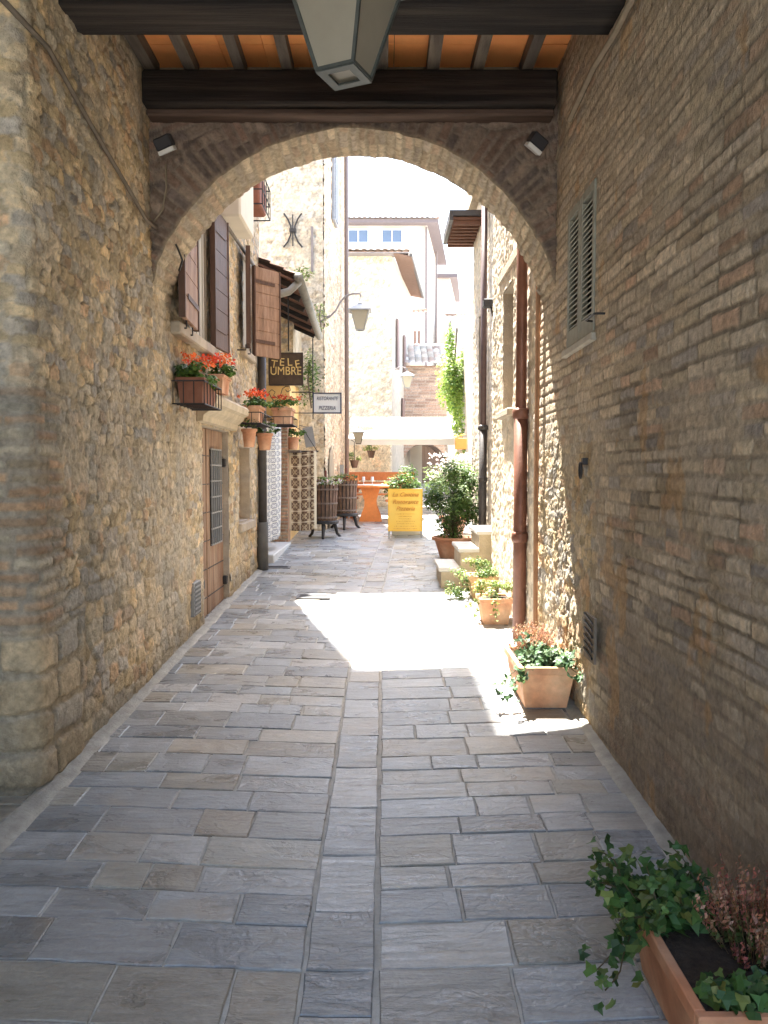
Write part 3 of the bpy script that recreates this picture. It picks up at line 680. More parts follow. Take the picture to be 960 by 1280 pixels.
# ---------------------------------------------------------------- ceiling lantern
def lantern(name, loc, s, label, cat, group, m_frame, rot=0, hang=.3, arm=None):
    """four-sided tapering lantern; loc = bottom centre; s = height of glass body"""
    root = empty(name, loc, label, cat, group); x, y, z = loc
    wb = .21*s; wt = .46*s; H = s; bt = .035*s
    fr_ = MB(); cs = [(-1,-1),(1,-1),(1,1),(-1,1)]
    for (i, j) in cs: fr_.obox((x+i*wb, y+j*wb, z+.02*s), (x+i*wt, y+j*wt, z+H), bt, bt, (1, 0, 0))
    for k in range(4):
        a = cs[k]; b = cs[(k+1) % 4]
        for (w_, zz) in ((wb, z+.02*s), (wt, z+H)):
            fr_.obox((x+a[0]*w_, y+a[1]*w_, zz), (x+b[0]*w_, y+b[1]*w_, zz), bt*1.2, bt)
    fr_.build('frame', m_frame, root)
    bp = MB(); 
    for (a0, a1, b0, b1) in ((-wb*1.05, wb*1.05, -wb*1.05, -wb*.62), (-wb*1.05, wb*1.05, wb*.62, wb*1.05), (-wb*1.05, -wb*.62, -wb*.62, wb*.62), (wb*.62, wb*1.05, -wb*.62, wb*.62)):
        bp.box(x+a0, x+a1, y+b0, y+b1, z-.012*s, z+.012*s)
    bp.build('bottom_plate', m_frame, root)
    gl = MB(); e = .97
    vs = [(x+i*wb*e, y+j*wb*e, z+.03*s) for i, j in cs]+[(x+i*wt*e, y+j*wt*e, z+H) for i, j in cs]
    gl.add(vs, [(0,1,5,4),(1,2,6,5),(2,3,7,6),(3,0,4,7),(3,2,1,0)]); gl.build('glass', lampglass, root)
    rf = MB(); w0 = wt*1.32; prof = [(w0, H+.0), (w0*1.0, H+.04*s), (w0*.55, H+.24*s), (w0*.22, H+.36*s), (w0*.2, H+.42*s), (.02*s, H+.46*s)]
    vs = []; fs = []
    for (w_, h_) in prof:
        for (i, j) in cs: vs.append((x+i*w_, y+j*w_, z+h_))
    for r_ in range(len(prof)-1):
        for k in range(4): fs.append((r_*4+k, r_*4+(k+1) % 4, (r_+1)*4+(k+1) % 4, (r_+1)*4+k))
    fs += [(3,2,1,0), tuple(range(len(vs)-4, len(vs)))]
    rf.add(vs, fs); rf.build('cap', m_frame, root)
    ch = MB(); ch.tube([(x, y, z+H+.45*s), (x, y, z+H+.45*s+hang)], .012*s+.003, 6); ch.build('rod', m_frame, root)
    root.rotation_euler.z = rot
    return root
lampgrey = mat('weathered lamp metal', (.085, .095, .09), .5, .2, 20, .1, 50, metal=.3)
q = onY(430, 96, 3.55)
LN = lantern('hanging_lantern', (q.x, q.y, q.z), .41, 'large four-sided grey lantern hanging from the passage ceiling, cropped by the top of the view', 'lantern', None, lampgrey, rad(-24), .4)
# ---------------------------------------------------------------- floodlights and cables under the beam
def flood(px, py, lab, rz, dy=-.02):
    q = onY(px, py, YA-.12); root = empty('floodlight', q, lab, 'floodlight', 'floodlights under the beam')
    a = MB(); a.box(q.x-.085, q.x+.085, q.y-.06, q.y+.05, q.z-.01, q.z+.10, bev=.012); a.build('housing', blackp, root)
    g = MB(); g.box(q.x-.08, q.x+.08, q.y-.07, q.y+.03, q.z-.05, q.z-.012, bev=.004); g.build('lens', mat('pale lens', (.7, .7, .68), .3, .05, 8, 0), root)
    b = MB(); b.obox((q.x, q.y+.04, q.z+.04), (q.x, q.y+.13, q.z+.09), .03, .03); b.build('bracket', iron, root)
    root.rotation_euler = (rad(25), rad(-18) if rz < 0 else rad(28), rz); root.scale = (.72, .72, .72)
flood(208, 184, 'black floodlight with white lens under the left end of the arch beam', rad(-12))
flood(668, 182, 'black floodlight with white lens under the right end of the arch beam', rad(25))
def cable(name, pts, r, lab, m=cablem, cat='cable'):
    mb = MB(); mb.tube(pts, r, 6); o = mb.build(name, m, None, True); tag(o, lab, cat); return o
W = lambda px, py, X: tuple(onX(px, py, X))
cable('cable', [W(-20, -25, XL+.035), W(60, 60, XL+.04), W(110, 150, XL+.035), W(160, 235, XL+.04), W(183, 275, XL+.04), (XL+.05, YA-.03, onX(195, 285, XL+.05).z)], .013, 'thin dark cable bundle running down the left stone wall to the arch', mat('dusty cable', (.16, .13, .10), .8, .2, 10, 0))
cable('cable', [tuple(onY(207, 205, YA-.03)), tuple(onY(208, 235, YA-.04)), tuple(onY(203, 262, YA-.04)), tuple(onY(192, 278, YA-.03))], .007, 'short looping wire hanging below the left floodlight')
cable('conduit', [W(820, -60, XR-.04), W(770, 40, XR-.04), W(742, 85, XR-.04), W(712, 150, XR-.045)], .018, 'pale conduit running down the top of the right brick wall', mat('conduit', (.26, .21, .15), .8, .2, 10, 0), 'pipe')
q = onY(712, 128, YA-.1); mb = MB(); mb.box(q.x-.03, q.x+.03, q.y-.04, q.y+.04, q.z-.1, q.z+.08, bev=.01); o = mb.build('junction_box', mat('box grey', (.35, .32, .27), .7, .1, 8, 0)); tag(o, 'small pale junction box at the right end of the beam', 'box')
cable('cable', [tuple(onY(700, 150, YA-.1)), tuple(onY(701, 175, YA-.06)), tuple(onY(695, 200, YA-.04))], .008, 'short pale wire dropping from the junction box on the right')
cable('cable', [(XL+.03, 6.25, onX(225, 262, XL).z), (XL+.05, 7.3, 4.15), (XL+.05, 8.6, 4.2), (XL+.05, 10.3, 4.22)], .02, 'grey cables strung along the left facade above the shutters', mat('grey cable', (.2, .18, .16), .8, .2, 10, 0))
cable('cable', [tuple(onY(213, 292, YA+.1)), tuple(onY(222, 310, YA+.15)), tuple(onY(228, 325, YA+.2)), tuple(onY(224, 338, YA+.3))], .008, 'dark wire dangling inside the left haunch of the arch', iron)
# ---------------------------------------------------------------- right house beyond the arch
sunstone = mat('smooth rubble', None, .9, .2, 26, .35, 48)
RH = empty('stone_house', (1.3, 8.5, .35), 'sunlit rough stone house on the right beyond the arch with a brown downpipe', 'house')
WH = (7.5, 8.15, 2.3, 3.5)
def frh(Y, Z):
    H, C = rubblewall(Y, Z, 101, relief=.008, a=.12, b=.075, dark=.1, mort=(.68,.60,.48), pal=[(.58,.49,.37),(.62,.53,.41),(.54,.46,.35),(.52,.47,.40),(.64,.54,.39)])
    return H+.004, C
patchX('wall', XR, -1, 6.25, 8.92, -.1, 5.6, .0125, frh, sunstone, RH, (WH,))
DH = (9.15, 9.85, .95, 2.95); WH2 = (10.75, 11.5, 2.3, 3.9)
patchX('wall', 1.36, -1, 8.9, 12.3, -.1, 5.6, .015, frh, sunstone, RH, (DH, WH2))
mb = MB(); mb.box(1.7, 6, 6.3, 12.3, -.5, 5.6); mb.box(XR+.03, 6, 6.31, 12.3, 5.55, 7.2); mb.box(XR+.03, 1.69, 8.8, 8.9, -.2, 5.55)
mb.box(1.37, 1.699, 12.2, 12.3, -.2, 5.55); mb.build('wall_core', MATS['rubble core'], RH)
for (x_, d_) in ((1.36, DH), (1.36, WH2)): mb = MB(); revealX(mb, x_, -1, *d_, depth=.3); mb.build('stone_reveal', stonetrim, RH)
mb = MB(); revealX(mb, XR, -1, *WH, depth=.3); mb.build('stone_reveal', stonetrim, RH); mb = MB(); mb.box(XR-.07, XR+.1, WH[0]-.06, WH[1]+.06, WH[2]-.07, WH[2]-.002, bev=.01); mb.build('sill', stonetrim, RH)
mb = MB(); mb.box(XR+.12, XR+.16, WH[0], WH[1], WH[2], WH[3]); mb.build('window', brownwood, RH)
mb = MB(); mb.box(1.36+.12, 1.36+.16, WH2[0], WH2[1], WH2[2], WH2[3]); mb.build('window', brownwood, RH)
mb = MB(); mb.box(1.36+.15, 1.36+.2, DH[0], DH[1], DH[2]-.3, DH[3]); mb.build('door', doorwood, RH)
# pale string mouldings beside the windows
mb = MB(); mb.box(XR-.03, XR+.02, 7.2, 8.4, 3.62, 3.72, bev=.01); mb.build('string_course', stonetrim, RH)
# downpipes
mb = MB(); xp, yp = 1.145, 6.72
mb.tube([(xp, yp, .28), (xp, yp, 5.4)], .045, 14); mb.build('downpipe', copper, RH, True)
mb = MB(); zt = onY(655, 518, yp).z
mb.tube([(xp, yp, .27), (xp, yp, zt)], .056, 14)
for z in (zt, onY(650, 672, yp).z): mb.lathe((xp, yp, z), [(.058, -.04), (.068, -.03), (.072, .0), (.072, .03), (.06, .05)], 14)
mb.build('pipe_casing', copper, RH, True)
mb = MB(); xp, yp = 1.29, 10.45; zt = onY(603, 535, yp).z
mb.tube([(xp, yp, .9), (xp, yp, 5.4)], .04, 12); mb.build('downpipe', mat('mauve brown pipe', (.11, .07, .065), .5, .2, 10, .05), RH, True)
mb = MB(); mb.tube([(xp, yp, .45), (xp, yp, zt)], .052, 12); mb.lathe((xp, yp, zt), [(.05, -.03), (.07, -.02), (.07, .02), (.05, .04)], 12)
mb.lathe((xp, yp, 1.6), [(.053, -.03), (.06, -.02), (.06, .02), (.053, .04)], 12); mb.build('pipe_casing', greypipe, RH, True)
mb = MB(); q = onX(672, 500, XR-.035); mb.tube([(XR-.035, q.y, .35), (XR-.045, q.y-.02, 1.5), (XR-.035, q.y+.02, 2.6), (XR-.04, q.y, 4.2)], .018, 6)
mb.build('cable_duct', mat('rust duct', (.32, .17, .09), .8, .2, 10, .1), RH)
q = onX(614, 380, 1.3); mb = MB(); mb.box(1.2, 1.34, q.y-.08, q.y+.08, q.z-.04, q.z+.05, bev=.01); mb.tube([(1.3, q.y, q.z-.04), (1.33, q.y, q.z-.2), (1.36, q.y, q.z-.25)], .012, 6)
o = mb.build('wall_lamp', blackp); tag(o, 'small black wall lamp box on the right house near the second pipe', 'lamp')
# tiled eave with red boards
mb = MB(); mb.box(.94, 1.4, 11.3, 12.5, 5.20, 5.24); 
for i in range(8): mb.obox((.97, 11.35+i*.155, 5.17), (1.38, 11.35+i*.155, 5.17), .06, .06)
mb.build('eave', mat('red boards', (.15, .072, .045), .8, .2, 9, .2), RH)
mb = MB(); mb.box(.91, .96, 11.28, 12.5, 5.19, 5.33); mb.box(.961, 1.5, 11.28, 12.5, 5.25, 5.33); mb.build('gutter', greypipe, RH)
# entrance steps
ST = empty('stone_steps', (.95, 9.0, .37), 'three stone steps with pale treads climbing to the right-hand doorway', 'steps')
for i, (x0, zt) in enumerate(((.62, .62), (.84, .84), (1.05, 1.04))):
    mb = MB(); mb.box(x0+.03, 1.37-.02, 9.03+i*.002, 9.87-i*.002, .2+i*.01, zt-.05); mb.build('riser', MATS['moulded stone'], ST)
    mb = MB(); x1 = (.87, 1.08, 1.37)[i]; mb.box(x0, x1, 9.0, 9.9, zt-.048, zt, bev=.008); mb.build('tread', marble, ST)
# ---------------------------------------------------------------- shop porch and lean-to (left, beyond the house)
SP = empty('shop_porch', (-1.9, 12, .5), 'small shop porch with a lean-to tiled roof, yellow inner wall and brick jamb', 'shop')
mb = MB(); mb.box(-3.6, -2.5, 10.6, 14.7, -.2, 4.4); mb.build('wall', MATS['rubble core'], SP)
mb = MB(); mb.box(-2.5, -1.56, 13.3, 14.7, -.2, 3.2); mb.build('yellow_wall', mat('yellow plaster', (.75, .50, .22), .9, .08, 3, .1), SP)
patchL('upper_wall', (-2.5, 13.28), (-1.5, 13.28), 3.12, 4.5, .02, lambda U, V: rubblewall(U, V, 111), rubble, SP)
mb = MB(); mb.box(-2.5, -1.5, 13.3, 14.7, 3.2, 4.4); mb.build('wall_core', MATS['rubble core'], SP)
patchL('brick_jamb', (-1.76, 12.9), (-1.55, 12.9), .3, 2.75, .014, lambda U, V: fbrick(U, V, 113, [(.48,.27,.17),(.44,.24,.15),(.5,.32,.2)]), rubble, SP)
mb = MB(); mb.box(-1.76, -1.56, 12.91, 13.3, .2, 2.75); mb.build('jamb_core', mat('brick core', (.42, .25, .16), .9, .2, 12, .3), SP)
mb = MB(); mb.box(-2.5, -1.50, 10.85, 12.88, .2, .575, bev=.01); mb.build('door_step', marble, SP)
# lean-to roof
def tile_roof(name, e0, e1, r0, parent, nv=6, tw=.17, pal=((.42,.24,.15),(.48,.30,.2),(.36,.24,.17),(.5,.36,.26)), seed=1, amp=.035):
    """eave from e0 to e1; r0 = ridge point above e0"""
    e0 = Vector(e0); e1 = Vector(e1); r0 = Vector(r0); u = e1-e0; L = u.length; u.normalize(); v = r0-e0; S = v.length; v.normalize(); nrm = u.cross(v).normalized()
    if nrm.z < 0: nrm = -nrm
    nt = max(2, int(L/tw)); rng = np.random.RandomState(seed); T = rng.rand(nt+1, nv+1, 2); pal = np.array(pal)
    nu = nt*8+1; us = np.linspace(0, L, nu); rows = []; vv = []; cl = []
    for j in range(nv):
        for k, t in enumerate((0, .999)):
            vv.append((j+t)/nv*S); rows.append((j, k))
    P = np.zeros((nu, len(vv), 3)); C = np.zeros((nu, len(vv), 3))
    for b, (vd, (j, k)) in enumerate(zip(vv, rows)):
        ph = us/L*nt; ti = np.clip(ph.astype(int), 0, nt-1); fr_ = ph-ti
        h = np.abs(np.sin(fr_*math.pi))**.8*amp*(1 if k == 0 else .85)+(.025 if k == 0 else 0)+T[ti, j, 1]*.012
        for a in range(3): P[:, b, a] = e0[a]+u[a]*us+v[a]*vd+nrm[a]*h
        C[:, b] = pal[(T[ti, j, 0]*len(pal)).astype(int)]*(.7+.5*T[ti, j, 1:2])*np.where(np.abs(np.sin(fr_*math.pi)) < .3, .6, 1)[:, None]
    o = gridmesh(name, P, C, tilem, parent, False)
    return o
RD = MATS['red boards']
e0 = (-1.13, 10.45, 4.22); e1 = (-1.13, 13.7, 4.05)
tile_roof('roof', e0, e1, (-2.35, 10.45, 4.78), SP, 7, seed=3)
mb = MB(); n = 11
for i in range(n):
    y0 = 10.47+i*3.2/n; z = 4.18-.17*(i/n)
    mb.prism([(-1.15, y0, z), (-2.35, y0, z+.55), (-2.35, y0, z+.52), (-1.15, y0, z-.03)], (0, 3.2/n-.012, -.012))
mb.build('roof_boards', RD, SP)
for i in range(6):
    y0 = 10.6+i*.58; z = 4.11-.17*(i/6); mb = MB(); mb.obox((-1.16, y0, z), (-2.35, y0, z+.55), .06, .07); mb.build('rafter', darkwood, SP)
mb = MB(); mb.tube([(-1.1, 10.4, 4.2), (-1.1, 13.75, 4.0)], .06, 10); mb.tube([(-1.1, 10.5, 4.16), (-1.22, 10.42, 4.02), (-1.45, 10.38, 3.95), (-1.57, 10.35, 3.9)], .05, 10)
mb.build('gutter', mat('grey green gutter', (.22, .21, .18), .6, .2, 8, .1), SP, True)
for q_ in (((-1.2, 13.6, 3.95), (-1.2, 13.6, 2.6)), ((-1.36, 11.5, 4.2), (-1.36, 11.5, 3.42))): mb = MB(); mb.tube(q_, .01, 6); mb.build('hanger_rod', iron, SP)
# ---------------------------------------------------------------- hanging carpets
def carpetmat(name, c1, c2, c3, su, sv):
    m = bpy.data.materials.new(name); m.use_nodes = True; nt = m.node_tree; N = nt.nodes; L = nt.links; bs = N['Principled BSDF']; bs.inputs['Roughness'].default_value = .95
    uv = N.new('ShaderNodeAttribute'); uv.attribute_name = 'Col'; sp = N.new('ShaderNodeSeparateXYZ'); L.new(uv.outputs['Vector'], sp.inputs[0])
    def wave(inp, f, ph=0):
        a = N.new('ShaderNodeMath'); a.operation = 'MULTIPLY'; a.inputs[1].default_value = f*2*math.pi; L.new(inp, a.inputs[0])
        b = N.new('ShaderNodeMath'); b.operation = 'SINE'; L.new(a.outputs[0], b.inputs[0]); return b.outputs[0]
    def op(o, a, b):
        n_ = N.new('ShaderNodeMath'); n_.operation = o
        for k, v in enumerate((a, b)):
            if isinstance(v, (int, float)): n_.inputs[k].default_value = v
            else: L.new(v, n_.inputs[k])
        return n_.outputs[0]
    x, y = sp.outputs[0], sp.outputs[1]
    fig = op('MULTIPLY', wave(x, su), wave(y, sv)); fig2 = op('MULTIPLY', wave(x, su*3), wave(y, sv*3))
    g = op('GREATER_THAN', op('ADD', fig, op('MULTIPLY', fig2, .7)), .12)
    line = op('GREATER_THAN', op('MAXIMUM', wave(x, su*1.0), wave(y, sv*1.0)), .93)
    m1 = N.new('ShaderNodeMixRGB'); m1.inputs[1].default_value = (*c1, 1); m1.inputs[2].default_value = (*c2, 1); L.new(g, m1.inputs[0])
    m2 = N.new('ShaderNodeMixRGB'); m2.inputs[2].default_value = (*c3, 1); L.new(line, m2.inputs[0]); L.new(m1.outputs[0], m2.inputs[1])
    # plain border
    ed = op('GREATER_THAN', op('ABSOLUTE', op('SUBTRACT', x, .5), 0), .42)
    m3 = N.new('ShaderNodeMixRGB'); m3.inputs[2].default_value = (*c3, 1); L.new(ed, m3.inputs[0]); L.new(m2.outputs[0], m3.inputs[1])
    L.new(m3.outputs[0], bs.inputs['Base Color']); return m
def carpet(p0, p1, z0, z1, m, lab, wav=.02):
    nu, nv = 40, 50; u = np.linspace(0, 1, nu); v = np.linspace(0, 1, nv); U, V = np.meshgrid(u, v, indexing='ij')
    p0 = np.array(p0); p1 = np.array(p1); d = p1-p0; L = np.hypot(*d); nx, ny = d[1]/L, -d[0]/L
    root = None; Ps = []
    w_ = wav*np.sin(U*9+V*2)*(.3+V)+.012*np.sin(U*23)
    X = p0[0]+d[0]*U+nx*w_; Y = p0[1]+d[1]*U+ny*w_; Z = z1+(z0-z1)*V-.012*np.sin(U*5)
    C = np.stack([U, V, U*0], -1)
    o = gridmesh('carpet', np.stack([X, Y, Z], -1), C, m, None, True)
    so_ = o.modifiers.new('thick', 'SOLIDIFY'); so_.thickness = .012
    tag(o, lab, 'carpet'); return o
c1 = carpet((-1.60, 10.5), (-1.55, 12.05), .74, 2.4, carpetmat('grey weave', (.30,.30,.31), (.62,.60,.58), (.74,.70,.60), 5, 18), 'long grey and white woven carpet hanging in the shop doorway behind the downpipe')
c2 = carpet((-1.58, 13.2), (-1.12, 13.2), .74, 2.03, carpetmat('brown weave', (.16,.10,.065), (.50,.40,.27), (.62,.54,.40), 3, 7.0), 'brown and cream geometric carpet hanging beside the wooden press planters', .008)
mb = MB(); mb.tube([(-1.62, 13.22, 2.04), (-1.08, 13.22, 2.04)], .012, 6); mb.tube([(-1.1, 13.22, 2.04), (-1.3, 13.3, 2.35), (-1.56, 13.35, 2.5)], .006, 5); o = mb.build('carpet_rod', iron); tag(o, 'thin iron rod holding up the brown geometric carpet', 'rod')
q = onY(388, 546, 13.4); mb = MB(); mb.obox((q.x-.05, 13.4, q.z+.16), (q.x+.01, 13.36, q.z-.17), .17, .012, (0, -1, .2)); mb.tube([(q.x-.05, 13.42, q.z+.16), (q.x-.2, 13.5, q.z+.2)], .008, 6); o = mb.build('tin_hood', greymetal); tag(o, 'tilted grey tin hood hanging over the top of the brown carpet', 'hood')
q = onY(366, 562, 13.1); mb = MB(); mb.box(q.x-.13, q.x+.13, 13.0, 13.27, q.z-.05, q.z-.01, bev=.005); mb.obox((q.x, 13.25, q.z-.06), (q.x-.04, 13.29, q.z-.25), .03, .03); o = mb.build('wall_shelf', greywood); tag(o, 'small wooden shelf holding the faded flower pot above the brown carpet', 'shelf')
# ---------------------------------------------------------------- tower house
TW = empty('stone_house', (-1.8, 14.7, .6), 'tall pale stone house at centre left with an iron tie cross', 'house')
PALE = [(.58,.51,.41),(.62,.56,.47),(.52,.45,.36),(.54,.50,.45),(.66,.58,.47),(.50,.41,.31)]
def ftw(U, V, seed=121): 
    H, C = rubblewall(U, V, seed, pal=PALE, relief=.03, mort=(.60,.54,.44)); return H, C
tA = (-1.1, 14.7); tB = (-.86, 18.6)
patchL('wall', (-4.5, 14.7), tA, -.1, 12.9, .028, ftw, rubble, TW)
def ftw2(U, V):
    H, C = rubblewall(U, V, 123, pal=[(.56,.44,.32),(.60,.50,.38),(.50,.38,.28),(.62,.48,.34),(.52,.36,.25)], relief=.03, mort=(.56,.46,.34)); return H, C
patchL('wall', tA, tB, -.1, 12.9, .022, ftw2, rubble, TW)
mb = MB(); mb.prism([(-4.5, 14.74, -.3), (-1.14, 14.74, -.3), (-.90, 18.6, -.3), (-4.5, 18.6, -.3)], (0, 0, 13.2)); mb.build('wall_core', mat('pale core', (.6, .53, .42), .9, .2, 6, .4), TW)
mb = MB(); mb.prism([(-4.8, 14.35, 12.95), (-.6, 14.35, 12.95), (-.4, 18.9, 12.95), (-4.8, 18.9, 12.95)], (0, 0, .2)); mb.build('roof', MATS['roof slab'], TW)  # unseen eave slab, height and overhang set so its shadow ends the sunlit paving
q = onY(366, 288, 14.64); mb = MB()
for sx in (-1, 1):
    mb.tube([q+Vector((sx*.16, 0, .30)), q+Vector((sx*.09, 0, .2)), q+Vector((sx*.04, 0, .08)), q+Vector((sx*.03, 0, 0)), q+Vector((sx*.04, 0, -.08)), q+Vector((sx*.09, 0, -.2)), q+Vector((sx*.17, 0, -.30))], .016, 6)
mb.tube([q+Vector((0, -.01, .28)), q+Vector((0, -.01, -.28))], .012, 6); mb.box(q.x-.06, q.x+.06, q.y-.03, q.y+.03, q.z-.03, q.z+.03); mb.build('tie_cross', iron, TW)
mb = MB(); q = onY(390, 315, 14.64); mb.box(q.x-.02, q.x+.02, q.y-.02, q.y+.04, q.z-.35, q.z+.45); mb.build('iron_bar', mat('faded iron', (.2, .18, .18), .7, .2, 9, 0), TW)
mb = MB(); xx, yy = -.80, 17.3
mb.tube([(xx, yy, .9), (xx, yy, 12.5)], .045, 10); mb.build('downpipe', mat('faded pipe', (.17, .13, .12), .6, .1, 9, 0), TW, True)
# blue-grey shutter on the side wall
def sidept(t, off=0): 
    d = Vector((tB[0]-tA[0], tB[1]-tA[1], 0)).normalized(); n_ = Vector((d.y, -d.x, 0)); p = Vector((tA[0], tA[1], 0))+d*t+n_*off; return p
a = sidept(1.1, .05); b = sidept(1.65, .05)
z0, z1 = 6.6, 7.9; f = MB(); f.obox((a.x, a.y, (z0+z1)/2), (b.x, b.y, (z0+z1)/2), .05, z1-z0); s_ = f.build('shutter', mat('blue grey shutter', (.26, .27, .30), .7, .1, 9, .1), TW)
f = MB()
for i in range(22): z = z0+.06+i*(z1-z0-.1)/22; f.obox((a.x+.03, a.y+.06, z), (b.x+.03, b.y-.06, z), .03, .03)
f.build('slat', MATS['blue grey shutter'], s_)
# arched niche panel with recess shade put into its colour; small side wall things
mb = MB(); pts = []
for (u, z) in ((.25, .55), (.25, 1.75), (.32, 2.05), (.47, 2.2), (.62, 2.05), (.7, 1.75), (.7, .55)):
    p = sidept(u*1.6, .035); pts.append((p.x, p.y, z))
mb.prism(pts, (.012, 0, 0)); mb.build('arched_recess_panel', mat('painted recess shade', (.30, .24, .17), .9, .15, 6, .2), TW)
mb = MB(); p = sidept(2.0, .1); mb.box(p.x-.04, p.x+.04, p.y-.1, p.y+.1, 1.65, 1.85); mb.build('meter_box', greymetal, TW)
# ---------------------------------------------------------------- text helper
def text(body, size, loc, rot, m, parent, name='lettering', ext=.004, shear=0, sx=1.0):
    cu = bpy.data.curves.new(name, 'FONT'); cu.body = body; cu.size = size; cu.extrude = ext; cu.align_x = 'CENTER'; cu.align_y = 'CENTER'; cu.shear = shear
    t = bpy.data.objects.new('t', cu); COL.objects.link(t); dg = bpy.context.evaluated_depsgraph_get(); dg.update()
    me = bpy.data.meshes.new_from_object(t.evaluated_get(dg)); bpy.data.objects.remove(t)
    me.name = name; M_ = Matrix.Translation(loc) @ rot.to_4x4() @ Matrix.Diagonal((sx, 1, 1, 1)); me.transform(M_); me.materials.clear()
    return link(name, me, m, parent)
RX = Matrix.Rotation(math.pi/2, 3, 'X')
# shop sign TELE UMBRE
a = onY(336, 441, 11.45); b = onY(379, 482, 11.45)
SG = empty('shop_sign', ((a.x+b.x)/2, 11.45, b.z), 'dark brown hanging board with gold letters TELE UMBRE under the porch roof', 'sign')
mb = MB(); mb.box(a.x, b.x, 11.43, 11.47, b.z, a.z, bev=.006); mb.build('board', mat('sign board', (.085, .055, .035), .7, .25, 12, .2), SG)
mb = MB()
for (x0, x1, z0, z1) in ((a.x, b.x, a.z-.02, a.z), (a.x, b.x, b.z, b.z+.02), (a.x, a.x+.02, b.z+.02, a.z-.02), (b.x-.02, b.x, b.z+.02, a.z-.02)): mb.box(x0-.004, x1+.004, 11.42, 11.43, z0, z1)
mb.build('frame', mat('sign frame', (.06, .04, .03), .7, .2, 12, 0), SG)
cx_ = (a.x+b.x)/2; H_ = a.z-b.z
for i, ch in enumerate('TELE'):
    x = cx_+(-.165+.11*i); z = a.z-.135-abs(i-1.5)**2*.014
    text(ch, .155, (x, 11.424, z), Matrix.Rotation(-(i-1.5)*-.0-(i-1.5)*.1, 3, 'Y') @ RX, gold, SG)
text('UMBRE', .165, (cx_, 11.424, b.z+.2), RX, gold, SG, sx=.86)
mb = MB(); pts = []
for (px, py) in ((342, 500), (338, 494), (336, 489), (340, 486), (344, 489), (342, 493), (347, 497), (351, 492), (353, 485), (357, 482), (362, 482), (363, 487), (359, 489), (357, 486)):
    pts.append(tuple(onY(px, py+1, 11.45)))
mb.tube(pts, .006, 6); o = mb.build('scroll_bracket', iron); tag(o, 'small curled wrought iron scroll hanging under the brown shop board', 'bracket')
# restaurant sign
a = onY(391, 491, 13.6); b = onY(427, 517, 13.6)
S2 = empty('restaurant_sign', ((a.x+b.x)/2, 13.6, b.z), 'white sign board with dark frame reading RISTORANTE PIZZERIA on an iron arm', 'sign')
mb = MB(); mb.box(a.x+.015, b.x-.015, 13.58, 13.62, b.z+.015, a.z-.015); mb.build('panel', mat('white enamel', (.72, .74, .76), .4, .03, 4, 0), S2)
mb = MB()
for (x0, x1, z0, z1) in ((a.x, b.x, a.z-.02, a.z), (a.x, b.x, b.z, b.z+.02), (a.x, a.x+.02, b.z+.02, a.z-.02), (b.x-.02, b.x, b.z+.02, a.z-.02)): mb.box(x0, x1, 13.565, 13.635, z0, z1)
mb.build('frame', mat('blue black frame', (.04, .05, .09), .5, .1, 5, 0), S2)
inkb = mat('blue black ink', (.06, .07, .12), .6, .1, 5, 0); cx_ = (a.x+b.x)/2
text('RISTORANTE', .086, (cx_, 13.576, a.z-.10), RX, inkb, S2, sx=.70, shear=.2); text('PIZZERIA', .095, (cx_, 13.576, b.z+.09), RX, inkb, S2, sx=.75, shear=.2)
mb = MB(); mb.tube([(a.x-.4, 13.6, a.z+.01), (a.x, 13.6, a.z+.01)], .01, 6); mb.tube([(a.x-.4, 13.6, b.z+.01), (a.x, 13.6, b.z+.01)], .008, 6)
mb.tube([(a.x-.38, 13.6, a.z+.01), (a.x-.42, 13.65, a.z-.1), (a.x-.4, 14.2, b.z+.01)], .008, 6); mb.build('arm', iron, S2)
# ---------------------------------------------------------------- yellow A-board
a = onY(485, 671, 13.7); yb_ = 13.7; x0 = onY(485, 640, yb_).x; x1 = onY(528, 640, yb_).x; zt = onY(500, 611, yb_).z; zg = gz(yb_); zb = onY(500, 664, yb_).z
AB = empty('menu_board', ((x0+x1)/2, yb_, zg), 'bright yellow standing menu board with handwritten La Cantina Ristorante Pizzeria in the street', 'sign')
mb = MB(); mb.box(x0+.02, x1-.02, yb_-.02, yb_, zb+.02, zt-.02); mb.build('panel', mat('yellow board', (.86, .56, .10), .6, .05, 5, 0, hue=(.88, .62, .15)), AB)
mb = MB()
for (p0, p1, q0, q1) in ((x0, x1, zt-.02, zt), (x0, x1, zb, zb+.02), (x0, x0+.02, zb+.02, zt-.02), (x1-.02, x1, zb+.02, zt-.02)): mb.box(p0, p1, yb_-.025, yb_+.003, q0, q1)
mb.build('frame', mat('yellow frame', (.82, .50, .08), .6, .05, 5, 0), AB)
for x in (x0+.02, x1-.02):
    mb = MB(); mb.obox((x, yb_, zb+.05), (x, yb_-.02, zg), .03, .03, (0,1,0)); mb.build('leg', greymetal, AB)
mb = MB(); mb.obox(((x0+x1)/2+.02, yb_+.05, zt-.01), ((x0+x1)/2+.05, yb_+.55, zg+.02), x1-x0-.04, .02, (0,-1,.5)); mb.build('back_panel', mat('white board', (.7, .7, .66), .7, .05, 5, 0), AB)
ink = mat('orange brown ink', (.60, .28, .06), .8, .2, 12, 0); cx_ = (x0+x1)/2
text('La Cantina', .105, (cx_+.0, yb_-.027, zt-.10), RX, ink, AB, shear=.35); text('Ristorante', .105, (cx_, yb_-.027, zt-.225), RX, ink, AB, shear=.35); text('Pizzeria', .105, (cx_, yb_-.027, zt-.34), RX, ink, AB, shear=.35)
mb = MB(); rr = random.Random(9)
